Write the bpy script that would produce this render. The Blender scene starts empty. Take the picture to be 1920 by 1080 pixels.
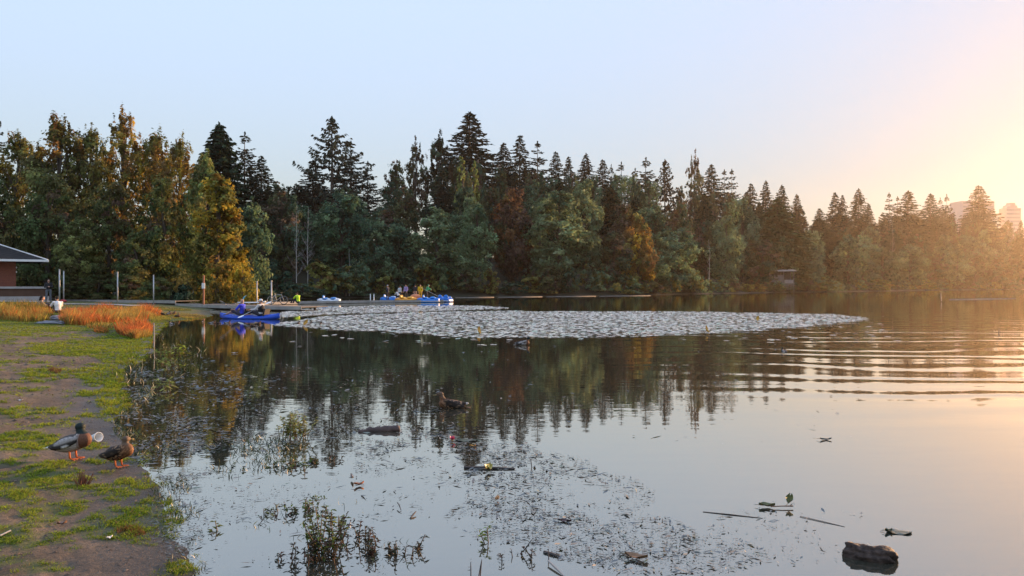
import bpy, math, random
import numpy as np
from mathutils import Vector, Matrix, Euler

random.seed(7)
rng = np.random.default_rng(7)
R = math.radians
scene = bpy.context.scene
COL = scene.collection

# ---------------------------------------------------------------- camera
FPX, HZ, CH = 1450.0, 537.0, 1.62          # focal length in photo pixels, horizon row, eye height
cam_d = bpy.data.cameras.new('camera')
cam = bpy.data.objects.new('camera', cam_d)
COL.objects.link(cam)
cam.location = (0, 0, CH)
cam.rotation_euler = (R(90), 0, 0)
cam_d.sensor_width = 36.0
cam_d.lens = FPX / 1920 * 36
cam_d.shift_y = -3 / 1920
cam_d.clip_start = 0.05
cam_d.clip_end = 6000
scene.camera = cam

# ---------------------------------------------------------------- world, sun, exposure
SUN_AZ, SUN_EL = R(44.5), R(7.6)            # azimuth clockwise from +Y
world = bpy.data.worlds.new('World')
scene.world = world
world.use_nodes = True
wn, wl = world.node_tree.nodes, world.node_tree.links
wn.clear()
w_out = wn.new('ShaderNodeOutputWorld')
w_bg = wn.new('ShaderNodeBackground')
w_sky = wn.new('ShaderNodeTexSky')
w_sky.sky_type = 'NISHITA'
w_sky.sun_disc = False
w_sky.sun_elevation = SUN_EL
w_sky.sun_rotation = SUN_AZ
w_sky.altitude = 50
w_sky.air_density = 1.0
w_sky.dust_density = 0.25
w_sky.ozone_density = 2.2
w_bw = wn.new('ShaderNodeRGBToBW')           # even compression of the whole sky's brightness, hue kept
w_pow = wn.new('ShaderNodeMath'); w_pow.operation = 'POWER'; w_pow.inputs[1].default_value = -1.0
w_mul = wn.new('ShaderNodeVectorMath'); w_mul.operation = 'SCALE'
w_sat = wn.new('ShaderNodeHueSaturation'); w_sat.inputs['Saturation'].default_value = 0.68
w_bg.inputs['Strength'].default_value = 0.15
wl.new(w_sky.outputs[0], w_bw.inputs[0]); wl.new(w_bw.outputs[0], w_pow.inputs[0])
wl.new(w_sky.outputs[0], w_mul.inputs[0]); wl.new(w_pow.outputs[0], w_mul.inputs['Scale'])
w_wb = wn.new('ShaderNodeVectorMath'); w_wb.operation = 'MULTIPLY'; w_wb.inputs[1].default_value = (1.17, 1.0, 1.03)   # white balance
wl.new(w_mul.outputs[0], w_wb.inputs[0]); wl.new(w_wb.outputs[0], w_sat.inputs['Color']); wl.new(w_sat.outputs[0], w_bg.inputs['Color'])
wl.new(w_bg.outputs[0], w_out.inputs['Surface'])

sun_d = bpy.data.lights.new('sun', 'SUN')
sun_d.energy = 2.6
sun_d.angle = R(0.5)
sun_d.color = (1.0, 0.57, 0.27)
sun = bpy.data.objects.new('sun', sun_d)
COL.objects.link(sun)
SUN_DIR = Vector((math.sin(SUN_AZ) * math.cos(SUN_EL), math.cos(SUN_AZ) * math.cos(SUN_EL), math.sin(SUN_EL)))
sun.rotation_euler = SUN_DIR.to_track_quat('Z', 'Y').to_euler()
sun.location = (200, 200, 60)

scene.view_settings.view_transform = 'Standard'
scene.view_settings.look = 'None'
scene.view_settings.gamma = 1.0
scene.view_settings.exposure = 2.12
scene.cycles.use_denoising = True
scene.cycles.max_bounces = 6
scene.cycles.diffuse_bounces = 2
scene.cycles.glossy_bounces = 3
scene.cycles.transmission_bounces = 2
scene.cycles.transparent_max_bounces = 4
scene.cycles.volume_bounces = 0
scene.cycles.sample_clamp_indirect = 6.0
scene.cycles.caustics_reflective = False
scene.cycles.caustics_refractive = False

# ---------------------------------------------------------------- helpers: numbers
def vnoise(x, y, seed=0):
    x = np.asarray(x, float); y = np.asarray(y, float)
    xi = np.floor(x).astype(np.int64); yi = np.floor(y).astype(np.int64)
    fx = x - xi; fy = y - yi
    fx = fx * fx * (3 - 2 * fx); fy = fy * fy * (3 - 2 * fy)
    def h(a, b):
        n = (a * 374761393 + b * 668265263 + seed * 974634777) & 0xFFFFFFFF
        n = ((n ^ (n >> 13)) * 1274126177) & 0xFFFFFFFF
        return ((n ^ (n >> 16)) & 0xFFFF) / 65535.0
    return (h(xi, yi) * (1 - fx) + h(xi + 1, yi) * fx) * (1 - fy) + (h(xi, yi + 1) * (1 - fx) + h(xi + 1, yi + 1) * fx) * fy

def fbm(x, y, seed=0, octv=4):
    s = 0; a = 0.5; t = 0
    for k in range(octv):
        s = s + a * vnoise(np.asarray(x) * 2 ** k, np.asarray(y) * 2 ** k, seed + k * 17)
        t += a; a *= 0.5
    return s / t

def sstep(a, b, x):
    t = np.clip((np.asarray(x, float) - a) / (b - a), 0, 1)
    return t * t * (3 - 2 * t)

def gp(px, py, z=0.0):                      # point at height z seen at a photo pixel
    d = (CH - z) * FPX / (py - HZ)
    return ((px - 960) / FPX * d, d)
def xat(px, d): return (px - 960) / FPX * d
def zat(py, d): return CH + (HZ - py) / FPX * d

# ---------------------------------------------------------------- the lake outline
near_px = [(345, 1080), (330, 1010), (318, 950), (292, 905), (262, 868), (240, 820), (226, 780), (222, 740), (224, 715),
           (236, 692), (266, 672), (284, 655), (288, 640), (296, 620), (312, 604), (345, 599), (388, 595)]
back_px = [(400, 591), (392, 587), (395, 582), (432, 574), (478, 567), (500, 562), (560, 560), (600, 559), (700, 558), (850, 557)]
far_px = [(1000, 555.5), (1220, 553), (1300, 551), (1400, 549.5), (1480, 548), (1570, 547), (1660, 545.6), (1750, 544.2),
          (1850, 543.2), (1920, 542.6), (2100, 542.0)]
LAKE = [gp(*p) for p in near_px + back_px + far_px]
LAKE += [(480, 380), (520, 200), (420, 40), (200, -30), (60, -15), (15, -3), (3, 1.0), (0.4, 1.8), (-0.95, 2.6), (-1.55, 3.5)]
LAKE = np.array(LAKE)

def lake_sd(X, Y):                          # distance to the waterline, positive on land
    X = np.asarray(X, float).ravel(); Y = np.asarray(Y, float).ravel()
    best = np.full(X.shape, 1e18); inside = np.zeros(X.shape, bool)
    n = len(LAKE)
    for i in range(n):
        ax, ay = LAKE[i]; bx, by = LAKE[(i + 1) % n]
        ex, ey = bx - ax, by - ay
        t = np.clip(((X - ax) * ex + (Y - ay) * ey) / (ex * ex + ey * ey), 0, 1)
        dd = (X - ax - t * ex) ** 2 + (Y - ay - t * ey) ** 2
        best = np.minimum(best, dd)
        c = (ay > Y) != (by > Y)
        with np.errstate(divide='ignore', invalid='ignore'):
            xc = (bx - ax) * (Y - ay) / (by - ay if by != ay else 1e-9) + ax
        inside ^= c & (X < xc)
    d = np.sqrt(best)
    return np.where(inside, -d, d)

def hfun(X, Y):
    sh = np.shape(X)
    x = np.asarray(X, float).ravel(); y = np.asarray(Y, float).ravel()
    s = lake_sd(x, y)
    near = 1 - sstep(30, 60, np.hypot(x, y))
    s = s + near * (0.34 * (fbm(x * 0.9, y * 0.9, 3) - 0.5) + 0.16 * (fbm(x * 4, y * 4, 9) - 0.5)) * np.clip(np.hypot(x, y) / 8, .5, 1.6)
    land = 0.95 * (1 - np.exp(-0.05 * np.maximum(s, 0)))
    land = land + near * (0.05 * (fbm(x * 2.2, y * 2.2, 21) - 0.5) + 0.035 * (fbm(x * 9, y * 9, 22, 3) - 0.5)) * sstep(0.1, 1.0, s)
    hill = sstep(88, 125, y) * 12.5 * (1 - np.exp(-np.maximum(s, 0) / 55))
    water = -0.06 * np.minimum(-np.minimum(s, 0), 25)
    return np.where(s > 0, land + hill, water).reshape(sh)

def gz(x, y): return float(hfun(np.array([x]), np.array([y]))[0])
def ground_at(px, py):                      # first terrain point along a photo pixel's ray
    z = 0.0
    for _ in range(12):
        x, y = gp(px, py, z)
        z = 0.5 * z + 0.5 * max(0.0, gz(x, y))
    x, y = gp(px, py, z)
    return x, y, max(0.0, gz(x, y))

# ---------------------------------------------------------------- helpers: materials
def new_mat(name):
    m = bpy.data.materials.new(name); m.use_nodes = True
    return m, m.node_tree.nodes, m.node_tree.links

def plain(name, col, rough=0.6, var=0.12, scale=8.0, metal=0.0, bump=0.0, spec=0.4):
    m, n, l = new_mat(name)
    b = n['Principled BSDF']
    b.inputs['Roughness'].default_value = rough
    b.inputs['Metallic'].default_value = metal
    b.inputs['Specular IOR Level'].default_value = spec
    tc = n.new('ShaderNodeTexCoord')
    nz = n.new('ShaderNodeTexNoise'); nz.inputs['Scale'].default_value = scale; nz.inputs['Detail'].default_value = 5
    l.new(tc.outputs['Object'], nz.inputs['Vector'])
    mr = n.new('ShaderNodeMapRange'); mr.inputs['To Min'].default_value = 1 - var; mr.inputs['To Max'].default_value = 1 + var
    mr.inputs['From Min'].default_value = 0.25; mr.inputs['From Max'].default_value = 0.75
    l.new(nz.outputs['Fac'], mr.inputs['Value'])
    mx = n.new('ShaderNodeMix'); mx.data_type = 'RGBA'; mx.blend_type = 'MULTIPLY'
    mx.inputs['Factor'].default_value = 1.0
    mx.inputs['A'].default_value = (*col, 1)
    l.new(mr.outputs['Result'], mx.inputs['B'])
    l.new(mx.outputs['Result'], b.inputs['Base Color'])
    if bump:
        bp = n.new('ShaderNodeBump'); bp.inputs['Strength'].default_value = bump; bp.inputs['Distance'].default_value = 0.02
        l.new(nz.outputs['Fac'], bp.inputs['Height']); l.new(bp.outputs['Normal'], b.inputs['Normal'])
    return m

def leaf_mat(name, trans=0.3, gloss=0.0, rough=0.45, hue=0.02, val=0.25):
    m, n, l = new_mat(name)
    n.remove(n['Principled BSDF'])
    out = n['Material Output']
    at = n.new('ShaderNodeAttribute'); at.attribute_name = 'Col'
    oi = n.new('ShaderNodeObjectInfo')
    hs = n.new('ShaderNodeHueSaturation')
    m1 = n.new('ShaderNodeMapRange'); m1.inputs['To Min'].default_value = 0.5 - hue; m1.inputs['To Max'].default_value = 0.5 + hue
    m2 = n.new('ShaderNodeMapRange'); m2.inputs['To Min'].default_value = 1.18 - val; m2.inputs['To Max'].default_value = 1.18 + val
    l.new(oi.outputs['Random'], m1.inputs['Value'])
    ml = n.new('ShaderNodeMath'); ml.operation = 'MULTIPLY_ADD'; ml.inputs[1].default_value = 7.31; ml.inputs[2].default_value = 0.0
    fr = n.new('ShaderNodeMath'); fr.operation = 'FRACT'
    l.new(oi.outputs['Random'], ml.inputs[0]); l.new(ml.outputs[0], fr.inputs[0]); l.new(fr.outputs[0], m2.inputs['Value'])
    l.new(m1.outputs[0], hs.inputs['Hue']); l.new(m2.outputs[0], hs.inputs['Value'])
    l.new(at.outputs['Color'], hs.inputs['Color'])
    df = n.new('ShaderNodeBsdfDiffuse'); l.new(hs.outputs[0], df.inputs['Color'])
    tr = n.new('ShaderNodeBsdfTranslucent'); l.new(hs.outputs[0], tr.inputs['Color'])
    mx = n.new('ShaderNodeMixShader'); mx.inputs[0].default_value = trans
    l.new(df.outputs[0], mx.inputs[1]); l.new(tr.outputs[0], mx.inputs[2])
    last = mx
    if gloss > 0:
        gl = n.new('ShaderNodeBsdfGlossy'); gl.inputs['Roughness'].default_value = rough
        fz = n.new('ShaderNodeFresnel'); fz.inputs['IOR'].default_value = 1.45
        mg = n.new('ShaderNodeMath'); mg.operation = 'MULTIPLY'; mg.inputs[1].default_value = gloss
        l.new(fz.outputs[0], mg.inputs[0])
        m3 = n.new('ShaderNodeMixShader'); l.new(mg.outputs[0], m3.inputs[0])
        l.new(mx.outputs[0], m3.inputs[1]); l.new(gl.outputs[0], m3.inputs[2]); last = m3
    l.new(last.outputs[0], out.inputs['Surface'])
    return m

def vcol_mat(name, rough=0.6, spec=0.3, noise=0.0, scale=60):
    m, n, l = new_mat(name)
    b = n['Principled BSDF']; b.inputs['Roughness'].default_value = rough; b.inputs['Specular IOR Level'].default_value = spec
    at = n.new('ShaderNodeAttribute'); at.attribute_name = 'Col'
    src = at.outputs['Color']
    if noise:
        tc = n.new('ShaderNodeTexCoord'); nz = n.new('ShaderNodeTexNoise'); nz.inputs['Scale'].default_value = scale
        l.new(tc.outputs['Object'], nz.inputs['Vector'])
        mr = n.new('ShaderNodeMapRange'); mr.inputs['From Min'].default_value = .3; mr.inputs['From Max'].default_value = .7
        mr.inputs['To Min'].default_value = 1 - noise; mr.inputs['To Max'].default_value = 1 + noise
        l.new(nz.outputs['Fac'], mr.inputs['Value'])
        mx = n.new('ShaderNodeMix'); mx.data_type = 'RGBA'; mx.blend_type = 'MULTIPLY'; mx.inputs['Factor'].default_value = 1
        l.new(src, mx.inputs['A']); l.new(mr.outputs['Result'], mx.inputs['B']); src = mx.outputs['Result']
    l.new(src, b.inputs['Base Color'])
    return m

M = {}
M['leaf'] = leaf_mat('tree_leaf', 0.42)
M['needle'] = leaf_mat('needle', 0.12, hue=0.015)
M['grass'] = leaf_mat('grass_blade', 0.35, hue=0)
M['weed'] = leaf_mat('water_weed', 0.05, gloss=0.22, rough=0.6, hue=0, val=0)
M['plant'] = leaf_mat('shore_plant', 0.3, gloss=0.12, rough=0.4, hue=0.01, val=0.15)
M['pad'] = leaf_mat('lily_leaf', 0.05, gloss=1.15, rough=0.5, hue=0.01, val=0.15)
M['bark'] = plain('bark', (0.09, 0.07, 0.055), 0.9, 0.3, 3)
M['paleb'] = plain('pale_bark', (0.42, 0.39, 0.35), 0.85, 0.3, 2)
M['wood'] = plain('weathered_wood', (0.17, 0.155, 0.14), 0.85, 0.3, 1.5)
M['wood_dark'] = plain('dark_wood', (0.07, 0.06, 0.055), 0.9, 0.3, 1.5)
M['wood_pale'] = plain('pale_wood', (0.33, 0.31, 0.28), 0.85, 0.25, 2)
M['steel'] = plain('galvanised_steel', (0.45, 0.45, 0.44), 0.5, 0.1, 3, 0.3)
M['white'] = plain('white_paint', (0.75, 0.75, 0.73), 0.5, 0.06, 3)
M['black'] = plain('black_rubber', (0.02, 0.02, 0.02), 0.7, 0.1)
M['concrete'] = plain('concrete', (0.34, 0.32, 0.30), 0.9, 0.15, 2)
M['roof'] = plain('dark_shingle', (.035, .033, .032), .95, .3, 4, spec=.05)
M['panel'] = plain('brown_panel', (.10, .06, .042), .9, .15, 2, spec=.1)
M['skin'] = plain('skin', (0.48, 0.27, 0.19), 0.55, 0.08)
M['vcol'] = vcol_mat('painted', 0.55, 0.3, 0.1, 20)
M['feather'] = vcol_mat('feather', 0.65, 0.2, 0.22, 90)
M['orange_skin'] = plain('orange_skin', (0.62, 0.16, 0.04), 0.6, 0.1)

# ---------------------------------------------------------------- helpers: meshes
def set_cols(me, C, name='Col'):
    a = me.color_attributes.new(name, 'FLOAT_COLOR', 'POINT')
    C = np.asarray(C, np.float32)
    if C.shape[1] == 3: C = np.hstack([C, np.ones((len(C), 1), np.float32)])
    a.data.foreach_set('color', C.ravel())

def poly_mesh(name, V, nper, mat, C=None, smooth=False):
    """V: (N*nper, 3) vertices, every nper of them one face."""
    V = np.asarray(V, np.float32).reshape(-1, 3)
    nv = len(V); nf = nv // nper
    me = bpy.data.meshes.new(name)
    me.vertices.add(nv); me.vertices.foreach_set('co', V.ravel())
    me.loops.add(nv); me.loops.foreach_set('vertex_index', np.arange(nv, dtype=np.int32))
    me.polygons.add(nf)
    me.polygons.foreach_set('loop_start', np.arange(0, nv, nper, dtype=np.int32))
    me.polygons.foreach_set('loop_total', np.full(nf, nper, np.int32))
    if smooth: me.polygons.foreach_set('use_smooth', np.ones(nf, bool))
    me.update(calc_edges=True)
    if C is not None: set_cols(me, np.repeat(np.asarray(C), nper, axis=0) if len(C) == nf else C)
    me.materials.append(mat)
    return me

def link(name, me, parent=None, loc=None, rot=None, scale=None):
    o = bpy.data.objects.new(name, me); COL.objects.link(o)
    if parent is not None: o.parent = parent
    if loc is not None: o.location = loc
    if rot is not None: o.rotation_euler = rot
    if scale is not None: o.scale = scale
    return o

def tag(o, label=None, cat=None, group=None, kind=None):
    if label: o['label'] = label
    if cat: o['category'] = cat
    if group: o['group'] = group
    if kind: o['kind'] = kind
    return o

def empty(name, loc=(0, 0, 0), rz=0.0, label=None, cat=None, group=None):
    o = bpy.data.objects.new(name, None); COL.objects.link(o)
    o.location = loc; o.rotation_euler = (0, 0, rz); o.empty_display_size = 0.2
    return tag(o, label, cat, group)

class MB:
    def __init__(s): s.v, s.f, s.m, s.c = [], [], [], []
    def add(s, v, f, mi=0, c=None):
        b = len(s.v); s.v += [tuple(p) for p in v]; s.f += [tuple(i + b for i in q) for q in f]; s.m += [mi] * len(f)
        s.c += [c or (1, 1, 1)] * len(v); return s
    def box(s, x0, x1, y0, y1, z0, z1, mi=0, c=None, mat=None):
        v = [(x, y, z) for z in (z0, z1) for y in (y0, y1) for x in (x0, x1)]
        if mat is not None: v = [mat @ Vector(p) for p in v]
        return s.add(v, [(0, 2, 3, 1), (4, 5, 7, 6), (0, 1, 5, 4), (2, 6, 7, 3), (0, 4, 6, 2), (1, 3, 7, 5)], mi, c)
    def tube(s, pts, rad, n=6, mi=0, c=None, cap=True, flat=1.0):
        pts = [Vector(p) for p in pts]
        if not hasattr(rad, '__len__'): rad = [rad] * len(pts)
        v, f = [], []
        up = Vector((0, 0, 1)); prev = None
        for i, p in enumerate(pts):
            t = (pts[min(i + 1, len(pts) - 1)] - pts[max(i - 1, 0)]).normalized()
            a = (prev - t * prev.dot(t)) if prev is not None else t.cross(up if abs(t.z) < 0.95 else Vector((1, 0, 0)))
            if a.length < 1e-6: a = t.cross(Vector((1, 0, 0)))
            a.normalize(); prev = a; b = t.cross(a)
            for k in range(n):
                w = 2 * math.pi * k / n
                v.append(p + (a * math.cos(w) + b * math.sin(w) * flat) * rad[i])
        for i in range(len(pts) - 1):
            for k in range(n):
                k2 = (k + 1) % n
                f.append((i * n + k, i * n + k2, (i + 1) * n + k2, (i + 1) * n + k))
        if cap:
            f.append(tuple(range(n - 1, -1, -1))); f.append(tuple((len(pts) - 1) * n + k for k in range(n)))
        return s.add(v, f, mi, c)
    def bar(s, a, b, r, n=6, mi=0, c=None): return s.tube([a, b], [r, r], n, mi, c)
    def ell(s, c0, r, n=10, m=6, mi=0, c=None, mat=None):
        v = [Vector((0, 0, -1))]; f = []
        for j in range(1, m):
            ph = -math.pi / 2 + math.pi * j / m
            for k in range(n):
                w = 2 * math.pi * k / n
                v.append(Vector((math.cos(ph) * math.cos(w), math.cos(ph) * math.sin(w), math.sin(ph))))
        v.append(Vector((0, 0, 1)))
        for k in range(n): f.append((0, 1 + (k + 1) % n, 1 + k))
        for j in range(m - 2):
            for k in range(n):
                a = 1 + j * n + k; b = 1 + j * n + (k + 1) % n
                f.append((a, b, b + n, a + n))
        t = len(v) - 1; o = 1 + (m - 2) * n
        for k in range(n): f.append((o + k, o + (k + 1) % n, t))
        rr = Vector(r)
        vv = [Vector((p.x * rr.x, p.y * rr.y, p.z * rr.z)) for p in v]
        if mat is not None: vv = [mat @ p for p in vv]
        return s.add([p + Vector(c0) for p in vv], f, mi, c)
    def loft(s, rings, cap=True, mi=0, c=None):
        n = len(rings[0]); v = [p for r in rings for p in r]; f = []
        for i in range(len(rings) - 1):
            for k in range(n):
                k2 = (k + 1) % n
                f.append((i * n + k, i * n + k2, (i + 1) * n + k2, (i + 1) * n + k))
        if cap:
            f.append(tuple(range(n - 1, -1, -1))); f.append(tuple((len(rings) - 1) * n + k for k in range(n)))
        return s.add(v, f, mi, c)
    def mesh(s, name, mats, smooth=False, cols=False):
        me = bpy.data.meshes.new(name); me.from_pydata([tuple(p) for p in s.v], [], s.f)
        for m in (mats if isinstance(mats, (list, tuple)) else [mats]): me.materials.append(m)
        me.polygons.foreach_set('material_index', s.m)
        if smooth: me.polygons.foreach_set('use_smooth', [True] * len(s.f))
        if cols: set_cols(me, s.c)
        me.update(); return me
    def build(s, name, mats, parent=None, smooth=False, cols=False, **k):
        return link(name, s.mesh(name, mats, smooth, cols), parent, **k)

def leaf_quads(P, N, size, aspect=1.6, droop=None):
    """diamond leaves at P with normals N; size per leaf"""
    n = len(P)
    N = N / (np.linalg.norm(N, axis=1, keepdims=True) + 1e-9)
    A = rng.normal(size=(n, 3))
    if droop is not None: A = A * 0.6 + droop
    T = A - N * np.sum(A * N, axis=1, keepdims=True)
    T /= (np.linalg.norm(T, axis=1, keepdims=True) + 1e-9)
    B = np.cross(N, T)
    s = np.asarray(size).reshape(-1, 1) * 0.5
    V = np.stack([P - T * s * aspect, P + B * s - T * s * .1, P + T * s * aspect + N * s * .2, P - B * s - T * s * .1], axis=1)
    return V.reshape(-1, 3)

# ================================================================ THE LARGE STRUCTURE
# ---------------------------------------------------------------- ground
GREEN = [(95, 890, 62, 26, 1), (60, 832, 62, 20, .8), (245, 985, 92, 34, 1.1), (190, 1000, 40, 16, .6), (70, 1012, 65, 16, .8), (25, 960, 45, 12, .6),
         (225, 745, 42, 30, .9), (205, 705, 60, 22, .9), (160, 652, 95, 16, .9), (225, 650, 50, 30, 1.0), (262, 632, 40, 12, .8),
         (90, 616, 95, 9, .8), (20, 612, 60, 12, .9), (85, 705, 48, 13, .8), (60, 772, 70, 14, .75), (335, 1062, 24, 12, .9), (300, 950, 40, 16, .9),
         (272, 860, 14, 8, .9), (235, 905, 18, 10, .9), (205, 860, 50, 10, .35), (60, 1062, 80, 14, .7), (190, 835, 40, 10, .6),
         (130, 950, 60, 12, .5), (30, 925, 40, 14, .6), (180, 1060, 40, 10, .5), (120, 795, 50, 10, .4), (250, 770, 20, 20, .6), (40, 865, 50, 10, .6)]
def green_mask(x, y):
    z = np.maximum(0.0, hfun(x, y))
    yy = np.maximum(y, 0.5)
    px = 960 + x / yy * FPX; py = HZ + (CH - z) / yy * FPX
    g = np.zeros(np.shape(x))
    for cx, cy, rx, ry, st in GREEN:
        q = ((px - cx) / rx) ** 2 + ((py - cy) / ry) ** 2
        g = np.maximum(g, st * np.clip(1.25 - q * 0.8, 0, 1))
    rest = np.where((y > 3.8) & (px > -60), 0.0, 0.55)
    far = sstep(22, 34, np.hypot(x, y))
    g = np.maximum(np.maximum(g, rest), far * 0.75)
    n = fbm(x * 1.6, y * 1.6, 5, 4); n2 = fbm(x * 6, y * 6, 8, 3)
    return np.clip((g * 0.95 + (n - 0.5) * 1.5 + (n2 - 0.5) * 1.8 - 0.17) * 2.4, 0, 1)

def make_ground():
    ang = np.concatenate([np.arange(-178, -60, 4.0), np.arange(-60, -46, 1.0), np.arange(-46, -8, 0.22), np.arange(-8, 50, 0.6), np.arange(50, 181, 4.0)])
    rad = np.concatenate([np.array([0.6, 1.2, 1.8, 2.4, 3.0, 3.4]), 3.7 * 1.0155 ** np.arange(0, 350)])
    rad = rad[rad < 790]
    A, Rr = np.meshgrid(np.radians(ang), rad)
    X = Rr * np.sin(A); Y = Rr * np.cos(A)
    Z = hfun(X, Y)
    G = green_mask(X, Y)
    sd = lake_sd(X, Y).reshape(X.shape)
    nr, na = X.shape
    V = np.stack([X, Y, Z], -1).reshape(-1, 3)
    V = np.vstack([V, [[0, 0, 0.05]]])
    i = np.arange(nr * na).reshape(nr, na)
    j = np.roll(i, -1, axis=1)
    F = np.stack([i[:-1], i[1:], j[1:], j[:-1]], -1).reshape(-1, 4).tolist()
    c = nr * na
    F += [(c, int(i[0, k]), int(j[0, k])) for k in range(na)]
    me = bpy.data.meshes.new('ground'); me.from_pydata(V.tolist(), [], F)
    wood = np.where((Y > 85) | ((X < -23) & (Y > 62)), 1.0, 0.0)
    wet = 1 - sstep(0.0, 1.1, sd + 0.5 * (fbm(X * 3, Y * 3, 4) - 0.5))
    C = np.stack([G, wet, wood], -1).reshape(-1, 3)
    C = np.vstack([C, [[.5, 0, 0]]])
    set_cols(me, C, 'Mask')
    me.polygons.foreach_set('use_smooth', [True] * len(me.polygons))
    m, n, l = new_mat('shore_ground')
    b = n['Principled BSDF']
    at = n.new('ShaderNodeAttribute'); at.attribute_name = 'Mask'
    sp = n.new('ShaderNodeSeparateColor'); l.new(at.outputs['Color'], sp.inputs[0])
    geo = n.new('ShaderNodeNewGeometry')
    n1 = n.new('ShaderNodeTexNoise'); n1.inputs['Scale'].default_value = 1.3; n1.inputs['Detail'].default_value = 8; n1.inputs['Roughness'].default_value = .65
    n2 = n.new('ShaderNodeTexNoise'); n2.inputs['Scale'].default_value = 22; n2.inputs['Detail'].default_value = 6; n2.inputs['Roughness'].default_value = .7
    l.new(geo.outputs['Position'], n1.inputs['Vector']); l.new(geo.outputs['Position'], n2.inputs['Vector'])
    r1 = n.new('ShaderNodeValToRGB')
    r1.color_ramp.elements[0].position = .3; r1.color_ramp.elements[0].color = (0.070, 0.049, 0.030, 1)
    r1.color_ramp.elements[1].position = .72; r1.color_ramp.elements[1].color = (0.20, 0.148, 0.098, 1)
    l.new(n1.outputs['Fac'], r1.inputs[0])
    r2 = n.new('ShaderNodeMapRange'); r2.inputs['From Min'].default_value = .3; r2.inputs['From Max'].default_value = .7
    r2.inputs['To Min'].default_value = .6; r2.inputs['To Max'].default_value = 1.35
    l.new(n2.outputs['Fac'], r2.inputs['Value'])
    mm = n.new('ShaderNodeMix'); mm.data_type = 'RGBA'; mm.blend_type = 'MULTIPLY'; mm.inputs['Factor'].default_value = 1
    l.new(r1.outputs[0], mm.inputs['A']); l.new(r2.outputs[0], mm.inputs['B'])
    gr = n.new('ShaderNodeMix'); gr.data_type = 'RGBA'
    gr.inputs['A'].default_value = (0.065, 0.085, 0.018, 1); gr.inputs['B'].default_value = (0.12, 0.135, 0.026, 1)
    l.new(n2.outputs['Fac'], gr.inputs['Factor'])
    mg = n.new('ShaderNodeMix'); mg.data_type = 'RGBA'
    mgf = n.new('ShaderNodeMath'); mgf.operation = 'MULTIPLY'; mgf.inputs[1].default_value = 0.8
    l.new(sp.outputs[0], mgf.inputs[0]); l.new(mgf.outputs[0], mg.inputs['Factor'])
    l.new(mm.outputs['Result'], mg.inputs['A']); l.new(gr.outputs['Result'], mg.inputs['B'])
    mw = n.new('ShaderNodeMix'); mw.data_type = 'RGBA'; mw.blend_type = 'MULTIPLY'
    mw.inputs['B'].default_value = (.42, .42, .45, 1)
    l.new(sp.outputs[1], mw.inputs['Factor']); l.new(mg.outputs['Result'], mw.inputs['A'])
    mf = n.new('ShaderNodeMix'); mf.data_type = 'RGBA'; mf.inputs['B'].default_value = (0.03, 0.028, 0.014, 1)
    l.new(sp.outputs[2], mf.inputs['Factor']); l.new(mw.outputs['Result'], mf.inputs['A'])
    l.new(mf.outputs['Result'], b.inputs['Base Color'])
    rr = n.new('ShaderNodeMapRange'); rr.inputs['To Min'].default_value = .95; rr.inputs['To Max'].default_value = .35
    l.new(sp.outputs[1], rr.inputs['Value']); l.new(rr.outputs[0], b.inputs['Roughness'])
    b.inputs['Specular IOR Level'].default_value = .3
    ad = n.new('ShaderNodeMath'); ad.operation = 'MULTIPLY_ADD'; ad.inputs[1].default_value = .5
    l.new(n1.outputs['Fac'], ad.inputs[0]); l.new(n2.outputs['Fac'], ad.inputs[2])
    bp = n.new('ShaderNodeBump'); bp.inputs['Strength'].default_value = .9; bp.inputs['Distance'].default_value = .035
    l.new(ad.outputs[0], bp.inputs['Height']); l.new(bp.outputs['Normal'], b.inputs['Normal'])
    me.materials.append(m)
    o = link('ground', me)
    tag(o, 'muddy brown shore with mossy green patches rising to wooded slopes', None, None, 'structure')
make_ground()

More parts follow.
